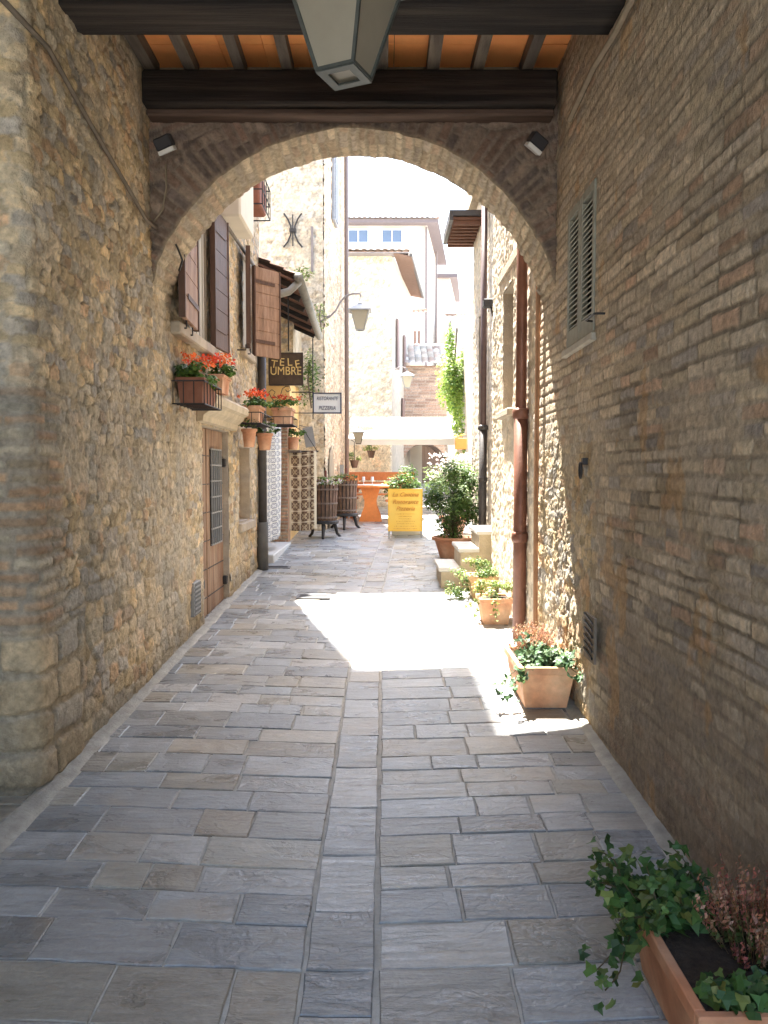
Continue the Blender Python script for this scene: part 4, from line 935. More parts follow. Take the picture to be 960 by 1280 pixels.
for i, hw in enumerate((.17, .12, .11, .15, .14, .19, .20)):
    z = zt-.43-i*.042; x = cx_-hw
    while x < cx_+hw:
        wd = rr.uniform(.008, .03); mb.box(x, x+wd, yb_-.0235, yb_-.021, z-rr.uniform(.002, .007), z+rr.uniform(.002, .007)); x += wd+rr.uniform(.006, .014)
mb.build('small_handwriting', mat('faint ink', (.62, .33, .07), .8, .2, 12, 0), AB)
# ---------------------------------------------------------------- potted plants
def bowl_pot(root, c, rb, rt, h, m=terra):
    mb = MB(); mb.lathe(c, [(rb, 0), (rb*1.02, h*.05), (rt*.88, h*.8), (rt*.9, h*.84), (rt*1.03, h*.86), (rt*1.05, h*.98), (rt*.98, h), (rt*.93, h*.98), (rt*.9, h*.85)], 24); mb.build('pot', m, root, True)
    s_ = MB(); s_.lathe(c, [(rt*.9, h*.84), (rt*.5, h*.90)], 16); s_.build('soil', soilm, root)
def box_pot(root, c, bw, tw, h, m=terrag):
    x, y, z = c; mb = MB(); t = .018
    mb.frustum(c, bw, tw, h*.84); 
    rw = (tw[0]+.03, tw[1]+.03)
    for (x0, x1, y0, y1) in ((-rw[0]/2, rw[0]/2, -rw[1]/2, -rw[1]/2+t*1.6), (-rw[0]/2, rw[0]/2, rw[1]/2-t*1.6, rw[1]/2), (-rw[0]/2, -rw[0]/2+t*1.6, -rw[1]/2+t*1.6, rw[1]/2-t*1.6), (rw[0]/2-t*1.6, rw[0]/2, -rw[1]/2+t*1.6, rw[1]/2-t*1.6)):
        mb.box(x+x0, x+x1, y+y0, y+y1, z+h*.82, z+h, bev=.004)
    mb.build('pot', m, root)
    s_ = MB(); s_.box(x-tw[0]*.46, x+tw[0]*.46, y-tw[1]*.46, y+tw[1]*.46, z+h*.8, z+h*.92); s_.build('soil', soilm, root)
def heather(mb, c, rx, ry, h, n, seed, cols=((.34,.12,.09),(.42,.18,.12),(.28,.15,.08),(.45,.26,.18))):
    rng = random.Random(seed); c = Vector(c)
    for i in range(n):
        a = rng.uniform(0, 6.28); r_ = rng.random()**.5; b = c+Vector((math.cos(a)*rx*.5*r_, math.sin(a)*ry*.5*r_, 0)); tip = c+Vector((math.cos(a)*rx*r_*rng.uniform(.7, 1.3), math.sin(a)*ry*r_*rng.uniform(.7, 1.3), h*(1.05-.3*r_*r_)*rng.uniform(.45, 1.15)))
        col = rng.choice(cols); d = tip-b
        mb.tube([b, b+d*.5+Vector((rng.gauss(0,.005), rng.gauss(0,.005), 0)), tip], [.0016, .0013, .0006], 3, (.16, .11, .06))
        for k in range(16):
            t = .35+.65*k/16; p = b+d*t+Vector((rng.gauss(0, .003), rng.gauss(0, .003), 0)); s = .009*rng.uniform(.6, 1.3)*(1.3-t*.5)
            cc = jcol(col if t > .5 else (.10, .13, .04), rng, .3)
            nn = Vector((rng.uniform(-1, 1), rng.uniform(-1, 1), rng.uniform(-.5, .8)))
            a_ = nn.orthogonal().normalized()*s; b_ = nn.normalized().cross(a_.normalized())*s*.5
            mb.add([p-a_, p+b_, p+a_, p-b_], [(0, 1, 2, 3)], cc)
def ivy(mb, starts, seed, size=.05, n=9, cols=((.06,.14,.035),(.08,.17,.045),(.045,.10,.03),(.13,.22,.06),(.05,.11,.03),(.035,.08,.025),(.15,.20,.05)), droop=.6):
    rng = random.Random(seed)
    for (p, d, L) in starts:
        p = Vector(p); d = Vector(d).normalized(); pts = [p.copy()]; step = L/n
        for i in range(n):
            d = (d+Vector((rng.gauss(0, .22), rng.gauss(0, .22), rng.gauss(0, .12)-droop*.14))).normalized(); p = p+d*step; pts.append(p.copy())
            for k in range(3):
                q = p+Vector((rng.gauss(0, 1), rng.gauss(0, 1), rng.gauss(0, .7)))*size*.55
                nr = Vector((rng.uniform(-.9, .7), rng.uniform(-1.1, .3), rng.uniform(.3, 1.2)))
                addleaf(mb, q, nr, size*rng.uniform(.55, 1.3)*(1.1-.4*i/n), 'ivy', jcol(rng.choice(cols), rng, .25), rng)
        mb.tube(pts, .0022, 4, (.10, .08, .04))
# nearest planter, bottom right corner
zp = gz(2.2)+.01
P1 = empty('potted_plant', (.985, 2.22, zp), 'rectangular terracotta planter of trailing ivy and rust heather nearest the viewer, bottom right', 'potted plant')
box_pot(P1, (.985, 2.22, zp), (.32, .50), (.38, .58), .25, terra)
mb = MB(); rr = random.Random(4)
st = [((.83+rr.uniform(0, .12), 2.36+rr.uniform(-.02, .12), zp+.23), (rr.uniform(-1, .5), rr.uniform(-.4, .7), rr.uniform(.25, 1.0)), rr.uniform(.12, .27)) for i in range(24)]
st += [((.84, 2.34, zp+.24), (-1, .15, .12), .30), ((.83, 2.30, zp+.24), (-1, .05, .10), .26), ((.84, 2.36, zp+.24), (-1, .5, .45), .24)]
st += [((.86+.02*i, 2.03, zp+.23), (rr.uniform(-.4, .5), -.5, .4), .09) for i in range(6)]
ivy(mb, st, 11, .048, 8, droop=.45); mb.build('ivy', leafm, P1)
mb = MB(); heather(mb, (1.08, 2.22, zp+.19), .16, .2, .27, 190, 12); mb.build('heather', petal, P1)
# second planter by the sunlit wall
zp = gz(5.2)+.01
P2 = empty('potted_plant', (1.03, 5.2, zp), 'sunlit terracotta planter with ivy and heather on the stones just before the arch shadow', 'potted plant')
box_pot(P2, (1.015, 5.2, zp), (.26, .5), (.33, .6), .27)
mb = MB(); st = [((.98+rr.uniform(-.1, .16), 4.98+rr.uniform(-.03, .2), zp+.26), (rr.uniform(-.6, .8), rr.uniform(-1, .4), rr.uniform(.1, 1.0)), rr.uniform(.1, .22)) for i in range(19)]
st += [((.88, 4.95, zp+.25), (-.3, -.6, -.1), .25), ((.87, 5.0, zp+.25), (-.5, -.3, -.2), .25), ((1.17, 4.93, zp+.25), (.2, -.4, -.3), .22)]
ivy(mb, st, 13, .05, 7, droop=.9, cols=((.07,.14,.05),(.10,.18,.08),(.15,.24,.14),(.05,.10,.035))); mb.build('ivy', leafm, P2)
mb = MB(); heather(mb, (.99, 5.28, zp+.24), .15, .22, .22, 240, 14, ((.50,.26,.16),(.55,.34,.22),(.42,.22,.14),(.60,.42,.26))); mb.build('heather', petal, P2)
LIME = [(.20,.27,.07),(.28,.34,.10),(.15,.22,.06),(.34,.40,.16)]
zp = gz(7.4)+.01
P3 = empty('potted_plant', (1.03, 7.35, zp), 'small square terracotta pot with pale lime trailing plant left of the brown downpipe foot', 'potted plant')
box_pot(P3, (1.02, 7.35, zp), (.22, .26), (.28, .32), .24)
mb = MB(); foliage(mb, (1.0, 7.32, zp+.31), .17, .17, .11, 700, .030, 'oval', LIME, 12, 21); ivy(mb, [((.95, 7.25, zp+.24), (-1, -.3, -.1), .28), ((1.0, 7.2, zp+.24), (-.1, -1, -.3), .2), ((.93, 7.3, zp+.24), (-1, .1, -.3), .25)], 22, .035, 7, LIME, 1.4); mb.build('foliage', leafm, P3)
zp = gz(8.6)+.01
P4 = empty('potted_plant', (1.02, 8.6, zp), 'yellowish terracotta pot overflowing with green leaves right in front of the stone steps', 'potted plant')
box_pot(P4, (1.05, 8.55, zp), (.22, .26), (.28, .32), .24, mat('ochre terracotta', (.55, .36, .18), .8, .15, 9, .1))
mb = MB(); foliage(mb, (1.0, 8.5, zp+.30), .25, .2, .13, 900, .034, 'oval', LIME+GREENS, 14, 23); foliage(mb, (.80, 8.45, zp+.10), .14, .14, .12, 400, .032, 'oval', GREENS+LIME, 8, 24); mb.build('foliage', leafm, P4)
# large shrub in a bowl behind the steps
yb_ = 11.4; zp = gz(yb_)+.01
P5 = empty('potted_shrub', (1.0, yb_, zp), 'tall dense green shrub in a wide terracotta bowl beside the stone steps', 'potted plant')
bowl_pot(P5, (1.0, yb_, zp), .20, .31, .30)
mb = MB(); foliage(mb, (1.0, yb_, zp+.80), .43, .36, .50, 5200, .048, 'oval', [(.07,.13,.03),(.10,.18,.045),(.05,.10,.025),(.14,.22,.06)], 40, 25, (1.0, yb_, zp+.25)); mb.build('foliage', leafm, P5)
# white flowering bush beyond
yb_ = 14.3; zp = gz(yb_)+.01
P6 = empty('potted_shrub', (1.25, yb_, zp), 'pale flowering oleander in a pot standing behind the dense green shrub', 'potted plant')
bowl_pot(P6, (1.25, yb_, zp), .17, .26, .32)
mb = MB(); foliage(mb, (1.25, yb_, zp+.88), .55, .4, .48, 2400, .06, 'oval', [(.16,.24,.08),(.22,.30,.10),(.11,.18,.05)], 26, 26, (1.25, yb_, zp+.3)); mb.build('foliage', leafm, P6)
mb = MB(); flowers(mb, (1.22, yb_, zp+1.08), .52, .35, .35, 90, .035, [(.85,.80,.76),(.85,.72,.70)], 27, 6); mb.build('flowers', petal, P6)
# shrub behind the A-board
yb_ = 17.2; zp = gz(yb_)+.01
P7 = empty('potted_shrub', (.42, yb_, zp), 'round dark green shrub in a pot behind the yellow menu board', 'potted plant')
bowl_pot(P7, (.42, yb_, zp), .18, .26, .36)
mb = MB(); foliage(mb, (.42, yb_, zp+.70), .42, .35, .36, 2200, .06, 'oval', GREENS, 24, 28, (.42, yb_, zp+.3)); mb.build('foliage', leafm, P7)
# geraniums on the left facade
def geranium(kind, c, lab, w=.3, d=.16, h=.17, seed=1, n=14, grp='geranium pots on the left facade', m=terra, cols=ORANGE, fsize=.026, leaves=450):
    x, y, z = c; root = empty('potted_plant', c, lab, 'potted plant', grp)
    if kind == 'box': box_pot(root, c, (d*.85, w*.9), (d, w), h, m)
    else: bowl_pot(root, c, d*.32, d*.5, h, m)
    mb = MB(); foliage(mb, (x, y, z+h+.05), d*.8, w*.6, .09, leaves, .035, 'round', [(.09,.17,.03),(.14,.25,.05),(.06,.11,.03)], 10, seed); mb.build('foliage', leafm, root)
    if cols:
        mb = MB(); flowers(mb, (x+.02, y, z+h+.13), d*.75, w*.6, .05, n, fsize, cols, seed+1, 9); mb.build('flowers', petal, root)
    return root
woodbox = mat('brown planter', (.25, .105, .065), .75, .2, 9, .2, 40)
geranium('box', (XL+.135, 6.5, 2.235), 'brown planter of orange geraniums in an iron rack left of the door cornice', .5, .2, .2, 31, 26, m=woodbox, leaves=700)
geranium('box', (XL+.12, 7.33, 2.41), 'orange geraniums in a tapered terracotta pot on the door cornice', .32, .17, .16, 33, 20)
geranium('box', (XL+.17, 8.95, 2.245), 'orange geraniums in a square pot on the wire shelf right of the door', .34, .22, .18, 35, 26)
geranium('bowl', (XL+.17, 8.75, 1.97), 'terracotta pot hanging under the wire shelf, left one of the pair', .15, .17, .20, 37, 0, cols=None, leaves=60)
geranium('bowl', (XL+.22, 9.55, 1.96), 'terracotta pot with grey green herb beside the downpipe, right one of the pair', .17, .2, .20, 39, 0, cols=None, leaves=260)
geranium('box', (XL+.24, 11.2, 2.36), 'dark red geraniums in a terracotta pot in front of the yellow porch wall', .4, .26, .22, 41, 16, cols=[(.6,.05,.02),(.75,.13,.05)])
q = onY(366, 562, 13.1)
geranium('bowl', (q.x, 13.13, q.z), 'small pot with faded flowers on the shelf above the brown carpet', .2, .22, .2, 43, 6, cols=[(.6,.25,.12)])
def rack(y0, y1, x1, z0, z1, lab):
    root = empty('plant_rack', (XL, (y0+y1)/2, z0), lab, 'plant rack', 'iron plant racks on the left facade'); mb = MB(); r_ = .006
    for z in (z0, z1): mb.tube([(XL+.01, y0, z), (x1, y0, z), (x1, y1, z), (XL+.01, y1, z)], r_, 6)
    n = int((y1-y0)/.1)
    for i in range(n+1): y = y0+(y1-y0)*i/n; mb.tube([(x1, y, z0), (x1, y, z1)], r_*.7, 5); mb.tube([(XL+.02, y, z0), (x1, y, z0)], r_*.7, 5)
    for k in range(3): x = XL+.02+(x1-XL-.02)*k/3; mb.tube([(x, y0, z0), (x, y0, z1)], r_*.7, 5)
    mb.build('wire_frame', iron, root)
rack(6.18, 6.82, XL+.26, 2.225, 2.40, 'black iron basket rack holding the brown planter left of the door')
rack(8.62, 9.4, XL+.32, 2.225, 2.34, 'black iron wire shelf holding the geranium pot right of the door')
rack(10.9, 11.5, XL+.40, 2.345, 2.45, 'black iron shelf on the porch holding the dark red geraniums')
# flower basket high up
q = onY(322, 250, 9.3)
root = empty('plant_rack', (q.x, q.y, q.z-.2), 'small iron balcony basket with reddish pot high on the left facade near the arch', 'plant rack', 'iron plant racks on the left facade')
mb = MB(); mb.box(XL+.0, q.x+.06, q.y-.25, q.y+.25, q.z-.12, q.z+.25, bev=.02); mb.build('trough', mat('red brown trough', (.28, .11, .07), .8, .2, 9, .2), root)
mb = MB()
for z in (q.z-.14, q.z+.02, q.z+.2): mb.tube([(XL, q.y-.3, z), (q.x+.1, q.y-.3, z), (q.x+.1, q.y+.3, z), (XL, q.y+.3, z)], .008, 6)
for i in range(5): mb.tube([(q.x+.1, q.y-.3+i*.15, q.z-.14), (q.x+.1, q.y-.3+i*.15, q.z+.2)], .006, 5)
mb.build('wire_frame', iron, root)
# creepers
def creeper(name, c, rx, ry, rz, n, size, lab, seed, cols=LIME, stem=True):
    root = empty(name, (c[0], c[1], c[2]-rz), lab, 'climbing plant'); mb = MB(); foliage(mb, c, rx, ry, rz, n, size, 'oval', cols, 22, seed); mb.build('foliage', leafm, root)
    mb = MB(); mb.tube([(c[0]+rx*.2, c[1]+ry*.4, c[2]-rz*1.1), (c[0]-rx*.1, c[1]+ry*.2, c[2]), (c[0]+rx*.1, c[1]+ry*.3, c[2]+rz*.8)], size*.3, 6); mb.build('stem', greywood, root)
q = onY(386, 475, 14.3); creeper('climbing_plant', tuple(q), .20, .15, .45, 900, .05, 'light green creeper on the pale house between the two hanging signs', 51, GREENS+LIME)
q = onY(372, 345, 14.4); creeper('climbing_plant', tuple(q), .30, .15, .16, 350, .05, 'sparse green weeds growing above the lean-to tiled roof', 52, LIME)
q = onY(400, 395, 14.5); creeper('climbing_plant', tuple(q), .14, .12, .25, 160, .045, 'thin tuft of leaves on the pale wall right of the grey gutter', 53, LIME)
q = onY(569, 470, 19); creeper('climbing_plant', (q.x+.02, 19, q.z), .40, .9, 1.45, 7000, .08, 'bright green vine covering the wall end on the right in the distance', 54, [(.20,.32,.05),(.28,.40,.08),(.14,.24,.05)])
# ---------------------------------------------------------------- wooden wine press planters
def press(c, lab, s, seed, cols, fl_n):
    x, y, z = c; root = empty('wine_press', c, lab, 'planter', 'old wine presses used as planters')
    mb = MB(); n = 20; rb = .215*s
    for k in range(n):
        t = 2*math.pi*k/n; cx, cy = x+rb*math.cos(t), y+rb*math.sin(t); w_ = .05*s
        ax = Vector((-math.sin(t), math.cos(t), 0)); rd = Vector((math.cos(t), math.sin(t), 0)); vs = []
        for zz, rs in ((z+.30*s, .92), (z+.92*s, 1.06)):
            for (i, j) in ((-1,-1),(1,-1),(1,1),(-1,1)): p = Vector((x, y, zz))+rd*(rb*rs+j*.010)+ax*i*w_/2; vs.append(p)
        mb.add(vs, [(3,2,1,0),(4,5,6,7),(0,1,5,4),(1,2,6,5),(2,3,7,6),(3,0,4,7)])
    mb.build('stave_basket', mat('old press wood', (.12, .075, .05), .8, .3, 9, .3, 30, hue=(.17, .10, .075)), root)
    mb = MB(); mb.lathe((x, y, z), [(rb*.9, .32*s), (rb*.98, .88*s)], 20); mb.build('liner', blackp, root)
    for zz in (.36, .60, .84):
        mb = MB(); rr_ = rb*(.92+.14*(zz-.3)/.62)+.016; mb.lathe((x, y, z+zz*s), [(rr_, -.015), (rr_+.006, -.012), (rr_+.006, .012), (rr_, .015)], 24); mb.build('hoop', mat('rusty hoop', (.16, .12, .10), .7, .2, 9, .1), root)
    mb = MB(); mb.lathe((x, y, z+.25*s), [(rb*1.1, 0), (rb*1.18, .01), (rb*1.18, .045), (rb*1.1, .055)], 24); mb.build('tray', iron, root)
    for a in (-90, 25, 155):
        t = rad(a); d = Vector((math.cos(t), math.sin(t), 0)); o_ = Vector((x, y, z)); mb = MB()
        mb.tube([o_+d*rb*.85+Vector((0, 0, .27*s)), o_+d*rb*1.0+Vector((0, 0, .17*s)), o_+d*rb*1.12+Vector((0, 0, .07*s)), o_+d*rb*1.4+Vector((0, 0, .012))], [.035*s, .03*s, .026*s, .022*s], 8); mb.build('leg', iron, root, True)
    mb = MB(); mb.tube([(x+.02, y+.08, z+.9*s), (x+.02, y+.08, z+1.16*s)], .022, 8); mb.box(x-.2, x+.24, y+.05, y+.11, z+.96*s, z+1.01*s); mb.build('screw', mat('red rust iron', (.12, .035, .03), .6, .2, 9, .1), root)
    mb = MB(); foliage(mb, (x, y-.03, z+.97*s), .25, .22, .08, 600, .035, 'oval', GREENS+LIME, 12, seed); mb.build('foliage', leafm, root)
    mb = MB(); flowers(mb, (x+.06, y-.12, z+.95*s), .24, .14, .07, fl_n, .022, cols, seed+1, 6); mb.build('flowers', petal, root)
press((-1.03, 13.75, gz(13.75)), 'nearer old wooden wine press used as planter with white flowers, beside the brown carpet', 1.0, 61, [(.8,.78,.76),(.75,.62,.66)], 40)
press((-.74, 15.1, gz(15.1)), 'farther old wooden wine press used as planter with green leaves and orange flowers', 1.0, 63, [(.8,.3,.1)], 10)
# ---------------------------------------------------------------- terrace furniture
yt = 16.6; zg = gz(yt)
TB = empty('wooden_table', (-.3, yt, zg), 'orange pine table with hourglass legs on the terrace left of the yellow board', 'table')
mb = MB(); mb.box(-.66, .1, yt-.35, yt+.9, zg+.70, zg+.74, bev=.008); mb.build('tabletop', orangewood, TB)
for yy in (yt-.2, yt+.7):
    mb = MB(); sh = [(.24,0),(.20,.12),(.13,.3),(.12,.42),(.18,.62),(.2,.70)]
    mb.prism([(-.28+a, yy, zg+b) for a, b in sh]+[(-.28-a, yy, zg+b) for a, b in reversed(sh)], (0, .05, 0)); mb.build('leg', orangewood, TB)
mb = MB(); mb.box(-.62, .06, yt-.3, yt+.85, zg+.745, zg+.752); o = mb.build('table_cloth', mat('pink cloth', (.75, .55, .45), .9, .05, 5, 0)); tag(o, 'pale pink table cloth lying on the orange table', 'tablecloth')
for i, x in enumerate((-.42, -.24)):
    mb = MB(); mb.lathe((x, yt-.15, zg+.754), [(.03, 0), (.006, .01), (.006, .07), (.035, .10), (.03, .17)], 10); o = mb.build('wine_glass', mat('clear glass', (.6, .62, .7), .1, .05, 4, 0)); tag(o, ('left', 'right')[i]+' one of two small wine glasses on the terrace table', 'glass', 'glasses on the terrace table')
benchwood = mat('bench pine', (.46, .16, .055), .55, .2, 5, .1, 30, stretch=(3, .5, 3))
def bench(x, y, w_, lab, back=True, rot=0):
    z = gz(y); r_ = empty('wooden_bench', (x, y, z), lab, 'bench', 'orange pine benches on the terrace')
    mb = MB(); mb.box(x-w_/2, x+w_/2, y-.16, y+.16, z+.42, z+.46, bev=.006); mb.build('seat', benchwood, r_)
    for sx in (-1, 1): mb = MB(); mb.box(x+sx*(w_/2-.14)-.03, x+sx*(w_/2-.14)+.03, y-.15, y+.15, z, z+.42); mb.build('leg', benchwood, r_)
    if back:
        mb = MB(); mb.box(x-w_/2, x+w_/2, y+.17, y+.2, z+.55, z+.72, bev=.005); mb.box(x-w_/2, x+w_/2, y+.17, y+.2, z+.76, z+.95, bev=.005)
        for sx in (-1, 1): mb.box(x+sx*(w_/2-.14)-.03, x+sx*(w_/2-.14)+.03, y+.201, y+.23, z+.3, z+.95)
        mb.build('backrest', benchwood, r_)
    r_.rotation_euler.z = rot
bench(-.05, 18.3, 1.5, 'long orange bench with backrest facing the viewer behind the table')
bench(.28, 16.4, .5, 'short orange bench seen between the table and the yellow board', False)
bench(-.75, 17.2, .4, 'short orange bench left of the table behind the presses', True)
# terrace wall with hanging pots
TWL = empty('terrace_wall', (-.3, 19.6, .8), 'low pale rubble wall behind the terrace benches with hanging pots', 'wall')
zt = onY(460, 532, 19.6).z
patchL('wall', (-1.0, 19.0), (.15, 20.4), .2, zt, .03, lambda U, V: rubblewall(U, V, 131, pal=[(.62,.50,.38),(.66,.56,.45),(.56,.42,.30),(.60,.45,.33)], relief=.035, mort=(.66,.58,.48)), rubble, TWL)
mb = MB(); mb.prism([(-1.0, 19.04, .1), (.15, 20.44, .1), (0, 20.7, .1), (-1.3, 19.3, .1)], (0, 0, zt-.1)); mb.build('wall_core', MATS['pale core'], TWL)
for i, (px, py, lab) in enumerate(((443, 578, 'dark hanging pot with bright leaves, lower one by the thin downpipe'), (464, 566, 'dark hanging pot with bright leaves, upper one on the terrace wall'))):
    q = onY(px, py, 18.9 if i else 17.6); root = empty('hanging_pot', q, lab, 'potted plant', 'hanging pots over the terrace')
    mb = MB(); mb.lathe((q.x, q.y, q.z-.12), [(.06, 0), (.10, .15), (.11, .17)], 12); mb.build('pot', mat('brown pot', (.10, .06, .045), .7, .2, 9, 0), root)
    mb = MB(); foliage(mb, (q.x, q.y, q.z+.12), .16, .12, .13, 260, .045, 'oval', LIME, 8, 71+i); mb.build('foliage', leafm, root)
    mb = MB(); mb.tube([(q.x, q.y, q.z+.05), (q.x, q.y, q.z+.45), (q.x-.08, q.y+.1, q.z+.5)], .008, 5); mb.build('hook', iron, root)
# ---------------------------------------------------------------- street lanterns
q = onY(450, 413, 14.6); L1 = lantern('street_lantern', (q.x, q.y, q.z), .34, 'grey street lantern on a curved scroll arm fixed to the tall pale house', 'street lamp', 'wall street lanterns', mat('pale lamp metal', (.24, .25, .26), .5, .1, 9, 0), rad(10), .2)
mb = MB(); pts = [tuple(onY(a, b, 14.6)) for a, b in ((401, 402), (412, 396), (420, 388), (425, 378), (432, 370), (441, 367), (450, 367), (451, 371))]; mb.tube(pts, .017, 8)
mb.tube([tuple(onY(a, b, 14.62)) for a, b in ((400, 394), (408, 396), (416, 393))], .012, 6); mb.build('scroll_arm', MATS['faded iron'], L1)
L1.rotation_euler.z = 0
q = onY(509, 485, 21); L2 = lantern('street_lantern', (q.x, q.y, q.z), .30, 'small distant street lantern on the corner of the far white house', 'street lamp', 'wall street lanterns', MATS['pale lamp metal'], 0, .08)
mb = MB(); mb.tube([tuple(onY(a, b, 21.05)) for a, b in ((494, 462), (500, 458), (507, 460), (509, 464))], .014, 6); mb.build('scroll_arm', MATS['faded iron'], L2)
q = onY(448, 555, 18.4); lantern('wall_lantern', (q.x, 18.4, q.z), .26, 'dark square wall lantern beside the thin downpipe over the terrace', 'lamp', None, iron, 0, .05)
# ---------------------------------------------------------------- white awning
AW = empty('awning', (.5, 20.2, 2.2), 'large white cloth awning stretched across the lane over the terrace', 'awning')
A = onY(433, 528, 18.5); B = onY(575, 527, 18.5); nu, nv = 40, 20; U, V = np.meshgrid(np.linspace(0, 1, nu), np.linspace(0, 1, nv), indexing='ij')
zn = onY(500, 556, 18.5).z; zf = onY(500, 529, 21).z
X = -.85+U*2.75; Y = 18.6+V*2.4; Z = zn+.13+(zf-zn)*V-.06*np.sin(U*math.pi)*np.sin(V*math.pi)-.10*U*(1-V)*0
o = gridmesh('cloth', np.stack([X, Y, Z], -1), np.ones(X.shape+(3,)), whitecloth, AW, True); m_ = o.modifiers.new('t', 'SOLIDIFY'); m_.thickness = .006
mb = MB(); mb.tube([(-.85, 18.6, zn+.14), (1.9, 18.6, zn+.14)], .015, 6); mb.tube([(-.85, 21, zf+.14), (1.9, 21, zf+.14)], .015, 6); mb.build('rod', white, AW)
mb = MB(); mb.box(-.85, 1.9, 18.595, 18.602, zn, zn+.13); mb.build('valance', whitecloth, AW)
# ---------------------------------------------------------------- far houses
def house(pts, z0, z1, m, label, core=True):
    c = Vector((sum(p[0] for p in pts)/len(pts), sum(p[1] for p in pts)/len(pts), z0)); r_ = empty('house', c, label, 'house', None)
    mb = MB(); mb.prism([(p[0], p[1], z0) for p in pts], (0, 0, z1-z0)); mb.build('wall', m, r_); return r_
farpl = mat('far pale plaster', (.50, .455, .40), .9, .06, 2, .1)
farst = mat('far pale stone', (.46, .41, .34), .9, .2, 7, .5, 9)
farbr = mat('far pink brick', (.42, .30, .23), .9, .12, 9, .3, 12)
def farpatch(p0, p1, z0, z1, seed, pal, m, parent, res=.05, mort=(.7,.66,.58)): return patchL('stone_face', p0, p1, z0, z1, res, lambda U, V: rubblewall(U, V, seed, pal=pal, relief=.03, mort=mort, ochre=.1), m, parent)
def window(parent, p, w_, h_, face=(1, 0), shut=None, m=glassmat()):
    x, y, z = p; d = Vector((face[0], face[1], 0)).normalized(); n_ = Vector((d.y, -d.x, 0)); a = Vector(p)-d*w_/2; b = Vector(p)+d*w_/2
    f = MB(); f.obox(a+n_*.02, b+n_*.02, .06, .06); 
    for e in (a, b): f.obox(e+n_*.02, e+n_*.02+Vector((0, 0, h_)), .06, .06, tuple(n_))
    f.obox(a+n_*.02+Vector((0, 0, h_)), b+n_*.02+Vector((0, 0, h_)), .06, .06); mi = (a+b)/2; f.obox(mi+n_*.03, mi+n_*.03+Vector((0, 0, h_)), .05, .05, tuple(n_))
    w2 = f.build('window', white, parent)
    g = MB(); g.obox(a+n_*.01+Vector((0, 0, h_/2)), b+n_*.01+Vector((0, 0, h_/2)), .02, h_); g.build('pane', m, w2)
    if shut:
        for e, s in ((a, -1), (b, 1)):
            q = MB(); q.obox(e+d*s*.03+n_*.04+Vector((0, 0, h_/2)), e+d*s*(w_*.5)+n_*.04+Vector((0, 0, h_/2)), .04, h_); q.build('shutter', shut, parent)
# C: stone house behind the lamp
zc = onY(460, 318, 24).z
HC = house([(-6, 24), (.24, 24), (.95, 29), (-6, 29)], .5, zc, farst, 'pale stone house behind the street lantern with a tiled eave')
farpatch((-2.6, 23.97), (.24, 23.97), .5, zc, 141, [(.48,.42,.33),(.54,.48,.39),(.42,.36,.29),(.46,.38,.27)], rubble, HC, mort=(.46,.40,.32))
tile_roof('roof', (-6, 23.6, zc-.02), (.75, 23.6, zc-.02), (-6, 27.5, zc+.95), HC, 10, .2, seed=6)
mb = MB(); mb.box(-6, .72, 23.62, 24.1, zc-.06, zc-.03); mb.build('eave', MATS['faded iron'], HC)
mb = MB(); mb.prism([(.28, 23.65, zc-.04), (.80, 23.65, zc-.14), (1.45, 29.2, zc-.14), (.9, 29.2, zc-.04)], (0, 0, -.04)); mb.build('side_eave', mat('brown eave', (.15, .09, .065), .9, .15, 8, .1), HC)
mb = MB(); mb.tube([(.78, 23.6, zc-.12), (1.4, 29.1, zc-.16)], .05, 8); mb.build('gutter', greypipe, HC)
dd = (.14, 1)
for (t, zz, hh) in ((.8, 4.9, 1.5), (2.6, 4.7, 1.5), (2.2, 2.9, 1.2)):
    p = (.24+.142*t, 24+t, zz); n_ = Vector((1, -.142, 0)).normalized(); q = MB()
    a = Vector(p)+n_*.05; q.obox(a+Vector((0, 0, hh/2)), a+Vector((.142*.45, .45, hh/2)), .05, hh); q.build('shutter', mat('faded brown shutter', (.22, .15, .13), .8, .1, 9, 0), HC)
# D: tall pale house
zd = onY(480, 282, 38).z
HD = house([(-8, 38), (2.02, 38), (2.95, 45), (-8, 45)], .5, zd, farpl, 'tall white plastered house farthest up the lane with two small upper windows')
mb = MB(); mb.prism([(-8, 37.5, zd), (2.5, 37.5, zd), (3.5, 45.2, zd), (-8, 45.2, zd)], (0, 0, .16)); mb.build('eave', mat('mauve eave', (.15, .12, .12), .9, .1, 9, 0), HD)
tile_roof('roof', (-8, 37.4, zd+.15), (2.6, 37.4, zd+.15), (-8, 41, zd+1.1), HD, 8, .24, seed=7)
for px in (448, 490):
    q = onY(px, 304, 38); window(HD, (q.x, 37.97, q.z), .95, .62, m=mat('pale pane', (.10, .13, .19), .2, .05, 3, 0))
for px in (532, 544.5):
    q = onY(px, 400, 37.9 if px < 540 else 42); mb = MB(); mb.tube([(q.x+.03, q.y, 2), (q.x+.03, q.y, zd-.1)], .05, 8); mb.build('downpipe', MATS['faded pipe'], HD)
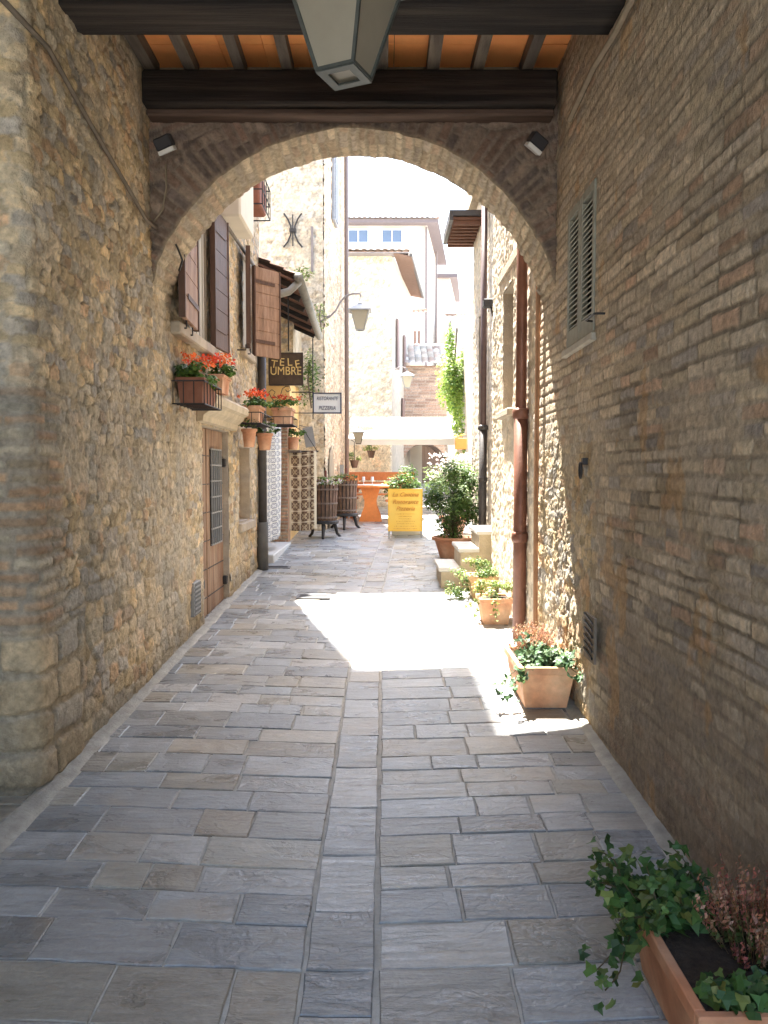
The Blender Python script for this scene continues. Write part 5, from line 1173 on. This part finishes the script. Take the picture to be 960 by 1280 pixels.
# E, F, H, G
ze = onY(550, 348, 46).z
HE = house([(2.6, 46), (3.75, 46), (4.6, 52), (2.6, 52)], .5, ze, farpl, 'narrow white house right of the tall plastered house with an overhanging mauve eave')
mb = MB(); mb.prism([(2.5, 45.7, ze), (4.15, 45.7, ze), (4.9, 52, ze-.1), (2.5, 52, ze)], (0, 0, .2)); mb.build('eave', MATS['mauve eave'], HE)
zf_ = onY(575, 398, 42).z
HF = house([(3.5, 42), (7, 42), (7, 47), (3.5, 47)], .5, zf_, farpl, 'low far pinkish house with a dark window just above the green vine')
tile_roof('roof', (3.3, 41.7, zf_), (7, 41.7, zf_), (3.3, 44, zf_+.6), HF, 5, .24, seed=8)
q = onY(583, 413, 42); window(HF, (q.x, 41.97, q.z), .32, .45)
zh = onY(520, 397, 30).z
HH = house([(.82, 30), (1.42, 30), (1.42, 33), (.82, 33)], .5, zh, mat('cream plaster', (.70, .64, .52), .9, .06, 2, .1), 'slim cream house with a small tiled canopy behind the stone house corner')
tile_roof('roof', (.6, 29.5, zh), (1.62, 29.5, zh+.06), (.6, 30.8, zh+.42), HH, 4, .17, seed=9)
q = onY(521, 440, 29.97); window(HH, (q.x, 29.97, q.z), .3, .8, m=MATS['faded brown shutter'])
zg_ = onY(540, 457, 27).z
HG = empty('house', (1.7, 27, 1.1), 'low pink brick house with tiled roof and a dark arched passage beneath', 'house')
gx0, gx1 = .55, 2.9
def fg(U, V):
    h, T, t = masonry(U, V, 151, lambda v: (.09, .11), (.3, .5), .006, .015, .01, 3, .01, .1)
    return h*.01, lerp(np.array([.44,.36,.30]), stonecol(T, [(.60,.40,.30),(.62,.44,.33),(.56,.38,.28)])*.72, h[..., None])
ac = 1.36; ar = .76; za = 1.78
nu, nz = 95, 180; us = np.linspace(gx0, gx1, nu); zs = np.linspace(.9, zg_, nz); U, Z = np.meshgrid(us, zs, indexing='ij'); H, C = fg(U, Z)
uc = (us[1:]+us[:-1])/2; zc_ = (zs[1:]+zs[:-1])/2; Uc, Zc = np.meshgrid(uc, zc_, indexing='ij')
mk = ~((np.abs(Uc-ac) < ar) & (Zc < za+.9*np.sqrt(np.maximum(0, 1-((Uc-ac)/ar)**2))))
gridmesh('brick_face', np.stack([U, 27-H, Z], -1), C, rubble, HG, True, mk)
mb = MB(); mb.box(gx0+.01, gx1, 27.5, 31, za+1.0, zg_); mb.box(gx0+.01, gx0+.03, 27.01, 31, .5, za+1.0)
pts = [(ac+ar*math.cos(t), 27.01, za+.9*math.sin(t)) for t in np.linspace(0, math.pi, 15)]
for i in range(14): mb.add([pts[i], pts[i+1], (pts[i+1][0], 29.5, pts[i+1][2]), (pts[i][0], 29.5, pts[i][2])], [(0, 1, 2, 3)])
mb.build('wall_core', farbr, HG)
mb = MB(); mb.box(gx0, gx1, 30.9, 31, .8, 3.2); mb.build('back_wall', mat('brown planks', (.20, .14, .11), .9, .3, 5, .2, stretch=(6, 1, .3)), HG)
tile_roof('roof', (gx0-.15, 26.6, zg_+.0), (gx1+.1, 26.6, zg_+.0), (gx0-.15, 28.6, zg_+.95), HG, 7, .2, seed=10, pal=((.55,.45,.38),(.62,.54,.46),(.48,.36,.3),(.66,.6,.54)))
# right side buildings beyond
R2 = house([(1.78, 15.5), (5, 15.5), (5, 25), (1.95, 25)], .3, 5.2, farst, 'sunlit stone house end on the right, mostly covered by the green vine')
# orange pot on bracket at the far right
q = onY(576, 553, 15.3); root = empty('hanging_pot', q, 'orange pot fixed to the wall end right of the white awning', 'potted plant', 'hanging pots over the terrace')
mb = MB(); mb.box(q.x-.11, q.x+.11, q.y-.08, q.y+.08, q.z-.13, q.z+.08, bev=.01); mb.build('pot', mat('orange plastic', (.75, .30, .08), .7, .1, 8, 0), root)
mb = MB(); foliage(mb, (q.x, q.y, q.z-.25), .12, .1, .14, 140, .04, 'oval', LIME, 6, 91); foliage(mb, (q.x-.03, q.y, q.z+.13), .14, .1, .06, 120, .04, 'oval', [(.6,.4,.1)]+LIME, 6, 92); mb.build('foliage', leafm, root)
# drain covers
for i, (px, py, w_, d_, lab) in enumerate(((392, 748, .36, .22, 'small slotted drain cover in the paving left of the channel'), (346, 711, .36, .16, 'small dark drain cover in the paving at the foot of the shop step'))):
    d = ray(px, py); y = EYE/(SL-d.z/d.y); x = d.x/d.y*y; mb = MB(); mb.prism([(x-w_/2, y-d_/2, gz(y-d_/2)+.015), (x+w_/2, y-d_/2, gz(y-d_/2)+.015), (x+w_/2, y+d_/2, gz(y+d_/2)+.015), (x-w_/2, y+d_/2, gz(y+d_/2)+.015)], (0, 0, .012))
    root = mb.build('drain_cover', mat('cast grey', (.16, .16, .165), .6, .15, 9, .2)); tag(root, lab, 'drain cover', 'drain covers in the paving')
    mb = MB()
    for k in range(5): yy = y-d_/2+.03+k*(d_-.06)/4.6; mb.box(x-w_/2+.03, x+w_/2-.03, yy, yy+.012, gz(yy)+.028, gz(yy)+.030)
    mb.build('slot', blackp, root)
